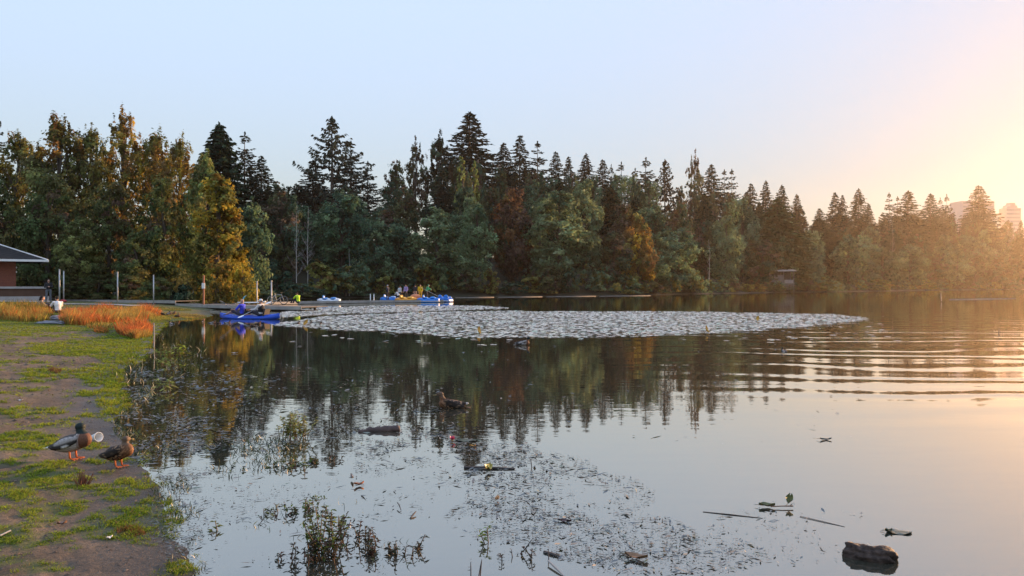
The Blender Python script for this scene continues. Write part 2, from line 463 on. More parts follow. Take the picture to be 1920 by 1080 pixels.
# ---------------------------------------------------------------- water
def make_water():
    mb = MB()
    mb.add([(-70, -60, 0), (560, -60, 0), (560, 520, 0), (-70, 520, 0)], [(0, 1, 2, 3)])
    m, n, l = new_mat('lake_water')
    n.remove(n['Principled BSDF'])
    b = n.new('ShaderNodeMixShader'); gl = n.new('ShaderNodeBsdfGlossy'); df = n.new('ShaderNodeBsdfDiffuse'); fz = n.new('ShaderNodeFresnel')
    gl.inputs['Roughness'].default_value = 0.012; gl.inputs['Color'].default_value = (1.0, .955, .86, 1)
    df.inputs['Color'].default_value = (0.038, 0.040, 0.030, 1)
    fz.inputs['IOR'].default_value = 1.36
    pw = n.new('ShaderNodeMath'); pw.operation = 'POWER'; pw.inputs[1].default_value = 0.42
    l.new(fz.outputs[0], pw.inputs[0]); l.new(pw.outputs[0], b.inputs[0]); l.new(df.outputs[0], b.inputs[1]); l.new(gl.outputs[0], b.inputs[2])
    l.new(b.outputs[0], n['Material Output'].inputs['Surface'])
    geo = n.new('ShaderNodeNewGeometry')
    sx = n.new('ShaderNodeSeparateXYZ'); l.new(geo.outputs['Position'], sx.inputs[0])
    # long wake rings spreading from a point out on the right of the lake
    ox = n.new('ShaderNodeVectorMath'); ox.operation = 'SUBTRACT'; ox.inputs[1].default_value = (-2.0, -95.0, 0)
    l.new(geo.outputs['Position'], ox.inputs[0])
    nd = n.new('ShaderNodeTexNoise'); nd.inputs['Scale'].default_value = 0.16; nd.inputs['Detail'].default_value = 2
    l.new(geo.outputs['Position'], nd.inputs['Vector'])
    ln = n.new('ShaderNodeVectorMath'); ln.operation = 'LENGTH'; l.new(ox.outputs[0], ln.inputs[0])
    wv = n.new('ShaderNodeMath'); wv.operation = 'MULTIPLY_ADD'; wv.inputs[1].default_value = 4.5
    l.new(nd.outputs['Fac'], wv.inputs[0]); l.new(ln.outputs['Value'], wv.inputs[2])
    def wave(lam, ph):
        k = n.new('ShaderNodeMath'); k.operation = 'MULTIPLY_ADD'; k.inputs[1].default_value = 2 * math.pi / lam; k.inputs[2].default_value = ph
        l.new(wv.outputs[0], k.inputs[0])
        s = n.new('ShaderNodeMath'); s.operation = 'SINE'; l.new(k.outputs[0], s.inputs[0]); return s
    s1, s2 = wave(1.55, 0.0), wave(0.93, 1.1)
    ss = n.new('ShaderNodeMath'); ss.operation = 'MULTIPLY_ADD'; ss.inputs[1].default_value = 0.45
    l.new(s2.outputs[0], ss.inputs[0]); l.new(s1.outputs[0], ss.inputs[2])
    # rings live out on the right, calm water elsewhere
    mx = n.new('ShaderNodeMapRange'); mx.interpolation_type = 'SMOOTHSTEP'; mx.inputs['From Min'].default_value = 0.10; mx.inputs['From Max'].default_value = 0.62
    dv = n.new('ShaderNodeMath'); dv.operation = 'DIVIDE'; l.new(sx.outputs[0], dv.inputs[0]); l.new(sx.outputs[1], dv.inputs[1])
    xo = n.new('ShaderNodeMapRange'); xo.interpolation_type = 'SMOOTHSTEP'; xo.inputs['From Min'].default_value = 0.5; xo.inputs['From Max'].default_value = 9.0
    l.new(sx.outputs[0], xo.inputs['Value'])
    yn = n.new('ShaderNodeMapRange'); yn.interpolation_type = 'SMOOTHSTEP'; yn.inputs['From Min'].default_value = 7.0; yn.inputs['From Max'].default_value = 12.0
    l.new(sx.outputs[1], yn.inputs['Value'])
    yf = n.new('ShaderNodeMapRange'); yf.interpolation_type = 'SMOOTHSTEP'; yf.inputs['From Min'].default_value = 22.0; yf.inputs['From Max'].default_value = 60.0
    yf.inputs['To Min'].default_value = 1; yf.inputs['To Max'].default_value = 0.12
    l.new(sx.outputs[1], yf.inputs['Value'])
    a1 = n.new('ShaderNodeMath'); a1.operation = 'MULTIPLY'; l.new(xo.outputs[0], a1.inputs[0]); l.new(yn.outputs[0], a1.inputs[1])
    a2 = n.new('ShaderNodeMath'); a2.operation = 'MULTIPLY'; l.new(a1.outputs[0], a2.inputs[0]); l.new(yf.outputs[0], a2.inputs[1])
    a3 = n.new('ShaderNodeMath'); a3.operation = 'MULTIPLY'; a3.inputs[1].default_value = 0.0042
    l.new(a2.outputs[0], a3.inputs[0])
    h1 = n.new('ShaderNodeMath'); h1.operation = 'MULTIPLY'; l.new(ss.outputs[0], h1.inputs[0]); l.new(a3.outputs[0], h1.inputs[1])
    # faint ripples everywhere
    mp = n.new('ShaderNodeMapping'); mp.inputs['Scale'].default_value = (0.9, 2.2, 1); l.new(geo.outputs['Position'], mp.inputs['Vector'])
    nr = n.new('ShaderNodeTexNoise'); nr.inputs['Scale'].default_value = 1.6; nr.inputs['Detail'].default_value = 3; l.new(mp.outputs[0], nr.inputs['Vector'])
    h2 = n.new('ShaderNodeMath'); h2.operation = 'MULTIPLY_ADD'; h2.inputs[1].default_value = 0.0016
    l.new(nr.outputs['Fac'], h2.inputs[0]); l.new(h1.outputs[0], h2.inputs[2])
    bp = n.new('ShaderNodeBump'); bp.inputs['Strength'].default_value = 1.0; bp.inputs['Distance'].default_value = 1.0
    l.new(h2.outputs[0], bp.inputs['Height'])
    for q in (gl, fz): l.new(bp.outputs['Normal'], q.inputs['Normal'])
    o = mb.build('lake_water', m)
    tag(o, 'still dark lake water mirroring the trees and pale sky', None, None, 'structure')
make_water()

# ---------------------------------------------------------------- tree shapes
def jitter(col, n, v=0.3, h=0.12):
    c = np.tile(np.asarray(col, float), (n, 1))
    c *= rng.uniform(1 - v, 1 + v, (n, 1))
    c *= rng.uniform(1 - h, 1 + h, (n, 3))
    return np.clip(c, 0.004, 1)

def broadleaf(seed, H, Rw, base=0.18, nl=46, nleaf=7000, leaf=0.34, shape='round', pal=(((.05, .075, .025), 1),), barkm='bark', tilt=0.0, fingers=0, squash=0.85):
    global rng
    rng = np.random.default_rng(seed)
    def env(t):
        if shape == 'round': return np.sqrt(np.clip(1 - ((t - .45) / .56) ** 2, 0, 1)) * (.75 + .25 * (1 - t))
        if shape == 'egg': return np.clip(np.sin(np.pi * np.clip(t * .93 + .07, 0, 1) ** .75), 0, 1) ** .8
        if shape == 'full': return np.clip(.62 + .48 * np.sin(np.pi * t * .9), 0, 1.1) * np.clip(1 - t ** 4.5, 0, 1) ** .6 * np.clip(.5 + 3 * t, 0, 1)
        if shape == 'upright': return np.clip(.7 + .45 * np.sin(np.pi * np.clip(t * .8 + .1, 0, 1)) - .8 * t ** 4, .15, 1.1)
        if shape == 'column': return np.clip(np.sin(np.pi * np.clip(t * .97 + .03, 0, 1)) ** .5, .05, 1)
        if shape == 'cone': return np.clip((1 - t) ** .8 * .95 + .08, .05, 1) * np.clip(t * 6 + .4, 0, 1)
        if shape == 'mound': return np.sqrt(np.clip(1 - t ** 2, 0, 1))
        return 1 - t
    t = (np.arange(nl) + rng.uniform(0, 1, nl)) / nl
    rr = env(t) * Rw
    an = rng.uniform(0, 2 * np.pi, nl) + np.arange(nl) * 2.4
    u = np.sqrt(rng.uniform(.12, 1, nl)) * .82
    cen = np.stack([np.cos(an) * rr * u, np.sin(an) * rr * u, H * (base + (1 - base) * t * .94)], -1)
    lr = (0.2 + .17 * rng.uniform(0, 1, nl)) * Rw * np.clip(.55 + .45 * env(t), .4, 1) * (46 / nl) ** .33
    lz = lr * squash * rng.uniform(.8, 1.25, nl)
    if shape in ('upright', 'column'): lz = lz * 1.3
    cen[:, 2] = np.minimum(cen[:, 2], H - lz * .9)
    if fingers:
        fa = rng.uniform(0, 2 * np.pi, fingers); fr = rng.uniform(.05, 1.0, fingers) * Rw * .72
        fc = np.stack([np.cos(fa) * fr, np.sin(fa) * fr, H * (.97 - .42 * (fr / (Rw * .72)) ** 2 * rng.uniform(.6, 1.1, fingers) - rng.uniform(0, .1, fingers))], -1)
        cen = np.vstack([cen, fc]); lr = np.concatenate([lr, np.full(fingers, Rw * .085)])
        lz = np.concatenate([lz, H * rng.uniform(.05, .1, fingers)])
    nl2 = len(cen)
    w = lr * lz ** .8; w = w / w.sum()
    cnt = np.maximum(12, (w * nleaf).astype(int))
    wts = np.array([q for _, q in pal], float); wts /= wts.sum()
    Ps, Ns, Cs = [], [], []
    for k in range(nl2):
        m = cnt[k]
        # each lobe is a handful of twigs' clumps
        nc = max(3, m // 16)
        dv = rng.normal(size=(nc, 3)); dv /= np.linalg.norm(dv, axis=1, keepdims=True)
        cc = dv * rng.uniform(.55, 1.08, (nc, 1))
        own = rng.integers(0, nc, m)
        loc = cc[own] + rng.normal(size=(m, 3)) * .17
        P = cen[k] + loc * np.array([lr[k], lr[k], lz[k]])
        oc = np.array([cen[k][0], cen[k][1], (cen[k][2] - H * .45) * .6]) / Rw
        N = loc * np.array([1, 1, 1.3]) * .9 + oc * .6 + rng.normal(size=(m, 3)) * .42 + np.array([0, 0, .4])
        pc = pal[rng.choice(len(pal), p=wts)][0]
        base_c = np.asarray(pc) * rng.uniform(.72, 1.3)
        cl = rng.uniform(.75, 1.25, nc)[own][:, None]
        Ps.append(P); Ns.append(N); Cs.append(jitter(base_c, m, .3, .1) * cl)
    P = np.vstack(Ps); N = np.vstack(Ns); C = np.vstack(Cs)
    P[:, 2] = np.maximum(P[:, 2], .15)
    V = leaf_quads(P, N, rng.uniform(.6, 1.25, len(P)) * leaf)
    crown = poly_mesh('crown', V, 4, M['leaf'], C)
    mb = MB()
    tr = H * .021 + .05
    path = [Vector((0, 0, -.4))]
    for q in (.15, .35, .55, .75, .9): path.append(Vector((rng.normal() * H * .012, rng.normal() * H * .012, H * q)))
    mb.tube(path, [tr * 1.25, tr, tr * .82, tr * .6, tr * .38, tr * .15], 7)
    for k in range(0, nl2, 1 if nl2 < 50 else 2):
        c = Vector(cen[k]); zz = max(H * .08, min(c.z * .72, H * .85))
        s = Vector((0, 0, zz)); mid = s.lerp(c, .5) + Vector((0, 0, H * .015))
        r0 = tr * .34 * (1 - zz / H * .6)
        mb.tube([s, mid, c], [r0, r0 * .6, r0 * .2], 4)
    return dict(H=H, R=Rw, trunk=mb.mesh('trunk', M[barkm], True), crown=crown)

def conifer(seed, H, Rw, base=0.06, step=0.55, nb=6, col=(.028, .042, .024), spray=0.5, droop=.35, power=.85, gap=0.0, tipup=.15, dens=1.0, hang=.25, ragged=.25):
    global rng
    rng = np.random.default_rng(seed)
    Ps, Ts, Ss, Cs = [], [], [], []
    mb = MB()
    tr = H * .011 + .06
    mb.tube([(0, 0, -.4), (0, 0, H * .4), (H * .004, 0, H * .75), (0, 0, H)], [tr, tr * .75, tr * .36, .025], 6)
    z = H * base
    while z < H - .15:
        t = z / H
        L0 = Rw * min(1.0, (1 - t) / .42) ** power + .25
        if gap and rng.uniform() < gap: z += step * rng.uniform(.6, 1.4); continue
        k = max(3, int(nb * (.55 + .45 * (1 - t))))
        a0 = rng.uniform(0, 6.28)
        for q in range(k):
            a = a0 + q * 6.283 / k + rng.normal() * .22
            L = L0 * rng.uniform(1 - ragged, 1 + ragged * .6)
            d = np.array([math.cos(a), math.sin(a), 0])
            ns = max(6, int(L / (spray * .13) * dens))
            u = (np.arange(ns) + rng.uniform(.2, .9, ns)) / ns
            u = .12 + .88 * u
            zz = z - droop * L * u ** 1.2 + tipup * L * u ** 3 + L * .12 * u + rng.normal() * .06
            p = d[None] * (L * u)[:, None]; p[:, 2] = zz
            side = np.where(rng.uniform(size=ns) < .5, -1, 1)
            perp = np.array([-d[1], d[0], 0])
            wdt = (.30 * L * (1.08 - u)).clip(.05, .9)
            p = p + perp[None] * (side * wdt * rng.uniform(0, 1, ns))[:, None]
            T = d[None] * .8 + perp[None] * (side * rng.uniform(.1, .9, ns))[:, None] + np.array([0, 0, -hang]) + rng.normal(size=(ns, 3)) * .22
            Ps.append(p); Ts.append(T); Ss.append(spray * rng.uniform(.65, 1.2, ns) * (.7 + .3 * (1 - t)))
            Cs.append(jitter(np.asarray(col) * rng.uniform(.75, 1.3), ns, .25, .08))
            if L > 1.0:
                mb.tube([(0, 0, z), tuple(d * L * .5 + np.array([0, 0, z - droop * L * .43 + L * .06])), tuple(d * L * .9 + np.array([0, 0, zz[-1]]))],
                        [tr * .2 * (1 - t) + .015, .02, .008], 3, cap=False)
        z += step * rng.uniform(.8, 1.2) * (.42 + .5 * (1 - t))
    nt = 14
    Ps.append(np.stack([rng.normal(size=nt) * .05, rng.normal(size=nt) * .05, H - rng.uniform(0, .8, nt)], -1))
    Ts.append(np.tile([0, 0, 1.], (nt, 1)) + rng.normal(size=(nt, 3)) * .35); Ss.append(np.full(nt, spray * .55)); Cs.append(jitter(col, nt))
    P = np.vstack(Ps); T = np.vstack(Ts); S = np.concatenate(Ss); C = np.vstack(Cs)
    T /= np.linalg.norm(T, axis=1, keepdims=True)
    Nn = np.tile([0, 0, 1.], (len(P), 1)) + rng.normal(size=P.shape) * .5
    B = np.cross(T, Nn); B /= (np.linalg.norm(B, axis=1, keepdims=True) + 1e-9)
    s = S[:, None]
    V = np.stack([P - T * s * .3, P + B * s * .33 + T * s * .2, P + T * s * .95, P - B * s * .33 + T * s * .2], axis=1).reshape(-1, 3)
    return dict(H=H, R=Rw, trunk=mb.mesh('trunk', M['bark']), crown=poly_mesh('crown', V, 4, M['needle'], C))

def bare_tree(seed, H, spread, barkm='paleb', nb=34, r=.09):
    rg = random.Random(seed)
    tk = MB(); br = MB()
    pts = [Vector((0, 0, -.3))]
    for k in range(1, 8): pts.append(Vector((rg.gauss(0, .05) * k * .4, rg.gauss(0, .05) * k * .4, H * k / 7)))
    tk.tube(pts, [r * (1.1 - .95 * k / 7) for k in range(8)], 6)
    for k in range(nb):
        t = rg.uniform(.22, .95); p = pts[0].lerp(pts[-1], t)
        a = rg.uniform(0, 6.28); L = spread * (1.15 - t) * rg.uniform(.5, 1)
        e = p + Vector((math.cos(a) * L, math.sin(a) * L, L * rg.uniform(.5, 1.5)))
        m = p.lerp(e, .5) + Vector((0, 0, -L * .12))
        br.tube([p, m, e], [r * .35 * (1.05 - t), r * .2 * (1.05 - t), .006], 4, cap=False)
        for q in range(4):
            b0 = p.lerp(e, rg.uniform(.35, .9)); b1 = b0 + Vector((rg.gauss(0, .3), rg.gauss(0, .3), rg.uniform(.1, .5))) * L * .6
            br.tube([b0, b1], [.012, .004], 3, cap=False)
    return dict(H=H, R=spread, trunk=tk.mesh('trunk', M[barkm], True), crown=br.mesh('branches', M[barkm]), cname='branches')

G1, G2, G3 = (.062, .10, .062), (.105, .158, .088), (.155, .205, .105)
OL, OLD = (.19, .178, .055), (.095, .10, .048)
GO, GO2, RU, RU2 = (.36, .25, .045), (.42, .31, .06), (.25, .155, .045), (.16, .10, .04)
RD = (.11, .08, .055)
N1, N2, OLN = (.100, .128, .052), (.170, .195, .068), (.135, .135, .055)
T = {}
# far bank broadleaf kinds (seen from 120 m and more)
T['b_green'] = [broadleaf(10 + i, 14, 5.2, .10, 46, 10000, .30, ['round', 'egg', 'round'][i], ((G1, 2), (G2, 3), (G3, 1))) for i in range(3)]
T['b_pale'] = [broadleaf(20 + i, 14, 5.0, .10, 50, 10000, .29, ['egg', 'round'][i], ((G2, 1.5), (G3, 4), ((.19, .235, .115), 2))) for i in range(2)]
T['b_dark'] = [broadleaf(30 + i, 15, 5.2, .08, 46, 9000, .32, ['egg', 'round'][i], ((G1, 3), (OLD, 2), (RD, 1))) for i in range(2)]
T['b_red'] = [broadleaf(40, 14, 5.0, .08, 44, 9000, .31, 'round', ((RD, 3), (RU2, 2), (OLD, 1)))]
T['b_orange'] = [broadleaf(41, 14, 4.4, .10, 44, 9500, .29, 'egg', ((RU, 3), (OL, 2), (GO, 1), (RU2, 1)))]
T['b_poplar'] = [broadleaf(42 + i, 17, 1.9, .04, 40, 4200, .30, 'column', (((.21, .23, .075), 3), (OL, 1), ((.17, .21, .08), 1))) for i in range(2)]
T['b_dense'] = [broadleaf(44, 22, 5.0, .05, 60, 13000, .34, 'full', ((G1, 3), ((.03, .04, .024), 3)), fingers=16)]
T['b_airy'] = [broadleaf(45, 18, 3.6, .25, 44, 5500, .32, 'full', ((OLD, 2), (RD, 2), (G2, 1)), fingers=10)]
# the near grove on the left bank
T['n_green'] = [broadleaf(50 + i, 15, 4.6, .05, 60, 15000, .235, ['egg', 'round'][i], ((N1, 2), (N2, 3), (OLN, 2))) for i in range(2)]
T['n_olive'] = [broadleaf(54 + i, 18, 5.2, .04, 84, 21000, .225, 'full', ((OLN, 2), (OL, 3.5), (N2, 2.5), (RU, 1.0), (GO, 1.0)), fingers=26) for i in range(2)]
T['n_rust'] = [broadleaf(57, 18, 5.0, .06, 80, 19000, .225, 'full', ((RU, 2), (OL, 4), (RU2, 1.2), (GO, 1.4)), fingers=24)]
T['n_sparse'] = [broadleaf(58, 20, 3.8, .20, 60, 9000, .235, 'full', ((RU, 2), (OL, 3), (RU2, 1), (GO, 1)), fingers=30)]
T['n_gold'] = [broadleaf(59, 12, 4.2, .02, 60, 16000, .215, 'cone', ((GO, 3), (OL, 2), (RU, 1.5), (GO2, .7)))]
T['n_dark'] = [broadleaf(60, 13, 5.0, .02, 56, 13000, .25, 'round', ((N1, 3), (OLN, 2), (RD, .8)))]
# conifers
T['fir'] = [conifer(70 + i, 26, 4.0 + .3 * i, .10, .55, 6, (.034, .046, .032), .75, .30 + .05 * i) for i in range(4)]
T['fir_open'] = [conifer(80 + i, 26, 4.2, .12, .8, 5, (.045, .052, .036), .8, .25, 1.0, .12, .25, .9, .3, .4) for i in range(2)]
T['cedar'] = [conifer(85 + i, 22, 4.4, .03, .42, 7, (.028, .042, .024), .8, .55, .75, 0, .2, 1.2, .6) for i in range(2)]
T['cedar_pale'] = [conifer(88, 20, 4.6, .03, .42, 7, (.05, .065, .028), .8, .5, .9, 0, .15, 1.1, .5)]
T['spruce_old'] = [conifer(90, 27, 5.6, .12, .95, 5, (.034, .038, .026), .85, .28, .95, .20, .42, .75, 1.0, .55)]
T['birch'] = [bare_tree(95, 14, 3.0), bare_tree(96, 13, 2.6)]
T['snag'] = [bare_tree(97, 8, 1.4, nb=12, r=.10)]

# ---------------------------------------------------------------- setting out the trees
ALLTREES = []
def plant(kind, px, d, topy, wpx=None, label='', group=None, idx=None, cat='tree', name=None, rz=None, sink=.05):
    P = T[kind][(idx if idx is not None else random.randrange(100)) % len(T[kind])]
    x = xat(px, d); z0 = gz(x, d)
    h = max(1.0, zat(topy, d) - z0)
    sz = h / P['H']
    sx = (wpx / FPX * d / 2) / P['R'] / 1.05 if wpx else sz * random.uniform(.9, 1.1)
    nm = name or {'f': 'conifer_tree', 'c': 'conifer_tree', 's': 'conifer_tree'}.get(kind[0], 'broadleaf_tree')
    if kind == 'snag': nm = 'dead_tree'
    if kind == 'birch': nm = 'bare_tree'
    o = empty(nm, (x, d, z0 - sink), rz if rz is not None else random.uniform(0, 6.28), label, cat, group)
    o.scale = (sx, sx, sz)
    link('trunk', P['trunk'], o); cr = link(P.get('cname', 'crown'), P['crown'], o)
    if 'cname' in P: cr['kind'] = 'stuff'
    ALLTREES.append((px, d, (wpx or 20) if kind[0] == 'b' else 12)); return o

shore_x = [p[0] for p in back_px[4:] + far_px] + [2300]
shore_d = [gp(*p)[1] for p in back_px[4:] + far_px] + [500]
def D0(px): return float(np.interp(px, shore_x, shore_d))

FEAT = [  # kind, px, metres behind the waterline, top row, width, label
 ('cedar', 411, 45, 230, 72, 'dense dark cedar rising just behind the golden grove'),
 ('fir_open', 459, 48, 248, 52, 'thinner see-through conifer beside the dense dark cedar'),
 ('fir', 490, 40, 292, 50, 'short dark conifer stepping down from the thin see-through conifer'),
 ('fir', 587, 62, 300, 50, 'small ragged conifer tucked under the left side of the great spruce'),
 ('spruce_old', 622, 58, 219, 120, 'great old spruce with long bare-tipped drooping branches against the sky'),
 ('fir_open', 657, 66, 266, 70, 'bushy pale-edged conifer close behind the great old spruce'),
 ('fir_open', 690, 62, 303, 40, 'slim thin conifer on the skyline right of the great spruce'),
 ('b_dark', 742, 55, 293, 75, 'dark round-headed tree in the skyline dip after the great spruce'),
 ('b_airy', 780, 75, 262, 46, 'airy open-crowned tree at the left of the high dense clump'),
 ('b_dense', 825, 78, 246, 74, 'tall dense flat-topped tree, highest broad crown on the far ridge'),
 ('fir', 881, 82, 210, 82, 'tallest fir of the ridge, pointed top above the two poplars'),
 ('b_poplar', 866, 36, 284, 26, 'taller of the two narrow yellow-green poplars below the tallest fir'),
 ('b_poplar', 889, 38, 291, 24, 'shorter of the two narrow yellow-green poplars below the tallest fir'),
 ('fir', 944, 80, 268, 50, 'first dark fir right of the tallest fir on the ridge'),
 ('fir', 975, 84, 254, 48, 'second, higher dark fir right of the tallest fir'),
 ('fir_open', 1008, 84, 266, 48, 'open-branched fir right of the two dark firs'),
 ('fir', 1042, 84, 284, 40, 'dark fir where the ridge begins to step down'),
 ('fir', 1066, 86, 294, 34, 'small narrow fir in the ridge gap before the full dark fir'),
 ('fir', 1099, 82, 288, 46, 'full dark fir standing clear above the big pale willow'),
 ('fir', 1130, 86, 299, 40, 'dark blue fir left of the row of open firs'),
 ('fir_open', 1146, 88, 309, 30, 'low thin fir leaning in beside the dark blue fir'),
 ('fir_open', 1165, 86, 304, 40, 'first see-through fir in the row of open firs'),
 ('fir_open', 1191, 88, 316, 34, 'short see-through fir between two taller open firs'),
 ('fir_open', 1211, 86, 296, 46, 'tallest see-through fir in the row of open firs'),
 ('spruce_old', 1247, 82, 299, 66, 'lopsided conifer with long drooping arms hanging to the right'),
 ('b_airy', 1303, 80, 287, 40, 'upright bushy-topped tree, highest point of the right half of the ridge'),
 ('fir', 1334, 84, 308, 44, 'dark pointed fir right of the upright bushy-topped tree'),
 ('fir_open', 1358, 88, 319, 32, 'left one of a pair of thin yellow-lit firs'),
 ('fir_open', 1372, 88, 318, 32, 'right one of a pair of thin yellow-lit firs'),
 ('fir', 1408, 70, 344, 34, 'low dark fir at the left of the brownish ridge clump'),
 ('fir', 1436, 70, 339, 34, 'pointed fir at the top of the brownish ridge clump'),
 ('fir', 1466, 66, 347, 36, 'rounded fir at the right of the brownish ridge clump'),
 ('fir', 1494, 62, 364, 26, 'tiny fir where the brownish clump drops away'),
 ('fir', 1566, 66, 361, 32, 'left fir of a pair on the hazy saddle'),
 ('fir', 1580, 68, 366, 24, 'right, slimmer fir of a pair on the hazy saddle'),
 ('fir', 1610, 62, 354, 40, 'tall single fir standing out on the hazy saddle'),
 ('fir', 1629, 60, 382, 24, 'little fir at the foot of the tall single hazy fir'),
 ('fir_open', 1667, 52, 362, 30, 'slender spire fir in the orange haze'),
 ('fir_open', 1683, 52, 369, 26, 'short fir leaning beside the slender spire fir'),
 ('fir', 1703, 50, 358, 46, 'broad pointed fir in the orange haze'),
 ('fir', 1745, 48, 363, 36, 'squat fir right of the broad hazy fir'),
 ('fir_open', 1763, 48, 371, 24, 'left small fir of a hazy twin'),
 ('fir_open', 1775, 48, 365, 26, 'right small fir of a hazy twin'),
 ('fir', 1835, 46, 348, 52, 'tall broad fir standing in front of the long tower block'),
 # shore trees
 ('b_green', 470, 7, 366, 95, 'dark green rounded tree beside the golden tree at the cove'),
 ('b_dark', 530, 16, 352, 100, 'dark tree behind the bare white birches'),
 ('birch', 556, 5, 380, 46, 'left bare pale birch with white stem at the far bank'),
 ('birch', 577, 7, 388, 44, 'right bare pale birch with fine leafless twigs'),
 ('b_green', 640, 14, 352, 120, 'bushy green tree below the great old spruce'),
 ('b_green', 705, 6, 398, 86, 'pale rounded tree on the bank behind the dock railing posts'),
 ('b_dark', 760, 20, 345, 90, 'dark tree above the moored pedal boats'),
 ('b_pale', 820, 5, 386, 125, 'pale weeping-edged tree right above the moored pedal boats'),
 ('b_pale', 893, 9, 380, 95, 'soft green tree between the weeping tree and the dark gap'),
 ('b_green', 876, 22, 345, 80, 'bright green crown at the feet of the two poplars'),
 ('b_red', 960, 14, 350, 95, 'dull reddish tree left of the big pale willow'),
 ('b_pale', 1050, 7, 356, 150, 'biggest pale green willow at the middle of the far bank'),
 ('b_pale', 1095, 32, 332, 90, 'light green crown peeping over the biggest willow'),
 ('b_dark', 1150, 6, 428, 80, 'dark green tree between the willow and the orange tree'),
 ('b_red', 1172, 18, 382, 80, 'brownish tree just behind the orange tree'),
 ('b_orange', 1196, 8, 397, 72, 'orange-brown autumn tree, the only orange crown on the far bank'),
 ('b_dark', 1262, 20, 388, 90, 'grey green tree above the spreading bankside tree'),
 ('b_green', 1272, 6, 424, 100, 'spreading grey green tree right of the orange tree'),
 ('snag', 1330, 4, 448, 20, 'forked pale dead tree leaning over the far bank'),
 ('b_pale', 1360, 10, 402, 75, 'upright green tree right of the forked dead tree'),
 ('b_green', 1392, 26, 366, 70, 'tall green crown under the brownish ridge clump'),
 ('cedar_pale', 1458, 14, 372, 72, 'pale cone-shaped cedar above the wooden hut'),
 ('b_pale', 1467, 8, 437, 50, 'bright leafy little tree just above the wooden hut'),
 ('b_green', 1520, 9, 445, 72, 'round tree right of the wooden hut'),
 ('b_green', 1590, 9, 438, 70, 'yellow-green tree behind the low bank bush'),
 ('birch', 1674, 8, 420, 20, 'pale bare stem in the orange haze'),
 ('snag', 655, 1.2, 464, 16, 'thin white dead stem standing at the water by the dock'),
]
for kind, px, off, ty, w, lab in FEAT:
    plant(kind, px, D0(px) + off * (1 if px < 1250 else 1 + (px - 1250) / 700), ty, w * (1.62 if kind[:3] in ('fir', 'ced') else 1.12), lab, None)

# ranks of trees that fill the wooded slope
sky_x = [480, 520, 560, 600, 700, 740, 800, 850, 910, 960, 1050, 1150, 1250, 1400, 1480, 1560, 1640, 1760, 1860, 1920, 2300]
sky_y = [306, 330, 336, 336, 324, 312, 288, 284, 290, 298, 308, 320, 331, 354, 370, 386, 396, 396, 400, 402, 432]
ranks = [(6, .46, 5.6, ('b_green', 'b_pale', 'b_pale', 'b_green', 'b_dark'), 'bankside broadleaf trees', 'ordinary green tree in the front rank along the far bank'),
         (24, .27, 6.4, ('b_green', 'b_dark', 'b_pale', 'b_red', 'b_green', 'cedar'), 'middle slope trees', 'dull dark tree packed in the middle of the wooded slope'),
         (44, .12, 5.6, ('b_green', 'b_dark', 'cedar', 'b_dark', 'fir'), 'upper slope trees', 'dark tree crowded below the skyline of the far ridge'),
         (70, -.01, 5.2, ('b_dark', 'b_green', 'fir', 'b_dark'), 'ridge filler trees', 'low dark treetop filling the ridge between the taller firs')]
FILL = {}; FEATPOS = list(ALLTREES)
for off, frac, sp, kinds, grp, lab in ranks:
    px = 500.0 + random.uniform(0, 20); k = 0
    while px < 1990:
        d = D0(px) + off * (1 if px < 1250 else 1 + (px - 1250) / 900) + random.uniform(-4, 5)
        s = float(np.interp(px, sky_x, sky_y))
        ty = s + (HZ - s) * max(0, frac + random.uniform(-.06, .08)) + random.uniform(0, 8)
        far = min(1.0, 130 / d + .25)
        nearf = any(abs(px - a) < max(5, .36 * c) and -13 < d - b < 8 for a, b, c in FEATPOS)
        if not nearf:
            kd = random.choice(kinds)
            w = sp * 1.75 * random.uniform(.85, 1.2) * FPX / d
            if d > 260: w *= 1.5
            if kd[0] in 'fc': w *= .8
            FILL.setdefault(grp, []).append((px, plant(kd, px, d, ty, w, lab, grp), kd))
        px += sp * FPX / d * random.uniform(.8, 1.15) * (1.0 if d < 260 else 1.7); k += 1

LAND = [(459, 'thin see-through conifer'), (566, 'bare white birches'), (622, 'great old spruce'), (742, 'dark round-headed tree'), (825, 'tall flat-topped dense tree'), (881, 'tallest fir'),
        (960, 'dull reddish tree'), (1050, 'biggest pale willow'), (1099, 'full dark fir'), (1196, 'orange autumn tree'), (1247, 'lopsided drooping conifer'), (1303, 'upright bushy-topped tree'),
        (1372, 'pair of yellow-lit firs'), (1436, 'brownish ridge clump'), (1466, 'wooden hut'), (1541, 'rounded bank bush'), (1610, 'tall single hazy fir'), (1703, 'broad hazy fir'), (1775, 'hazy twin firs'), (1835, 'long tower block')]
ORD = ['nearest', 'second', 'third', 'fourth', 'fifth', 'sixth', 'seventh', 'eighth', 'ninth', 'tenth', 'eleventh', 'twelfth', 'thirteenth', 'fourteenth']
LOOK = {'b_green': 'green tree', 'b_dark': 'dark leafy tree', 'b_pale': 'pale green tree', 'b_red': 'dull reddish leafy tree', 'fir': 'dark fir', 'cedar': 'dark drooping cedar', 'sh': 'low scrubby bush'}
PLACE = {'bankside broadleaf trees': 'on the far bank', 'middle slope trees': 'on the middle slope', 'upper slope trees': 'below the skyline', 'ridge filler trees': 'on the skyline', 'bushes along the far waterline': 'at the waterline'}
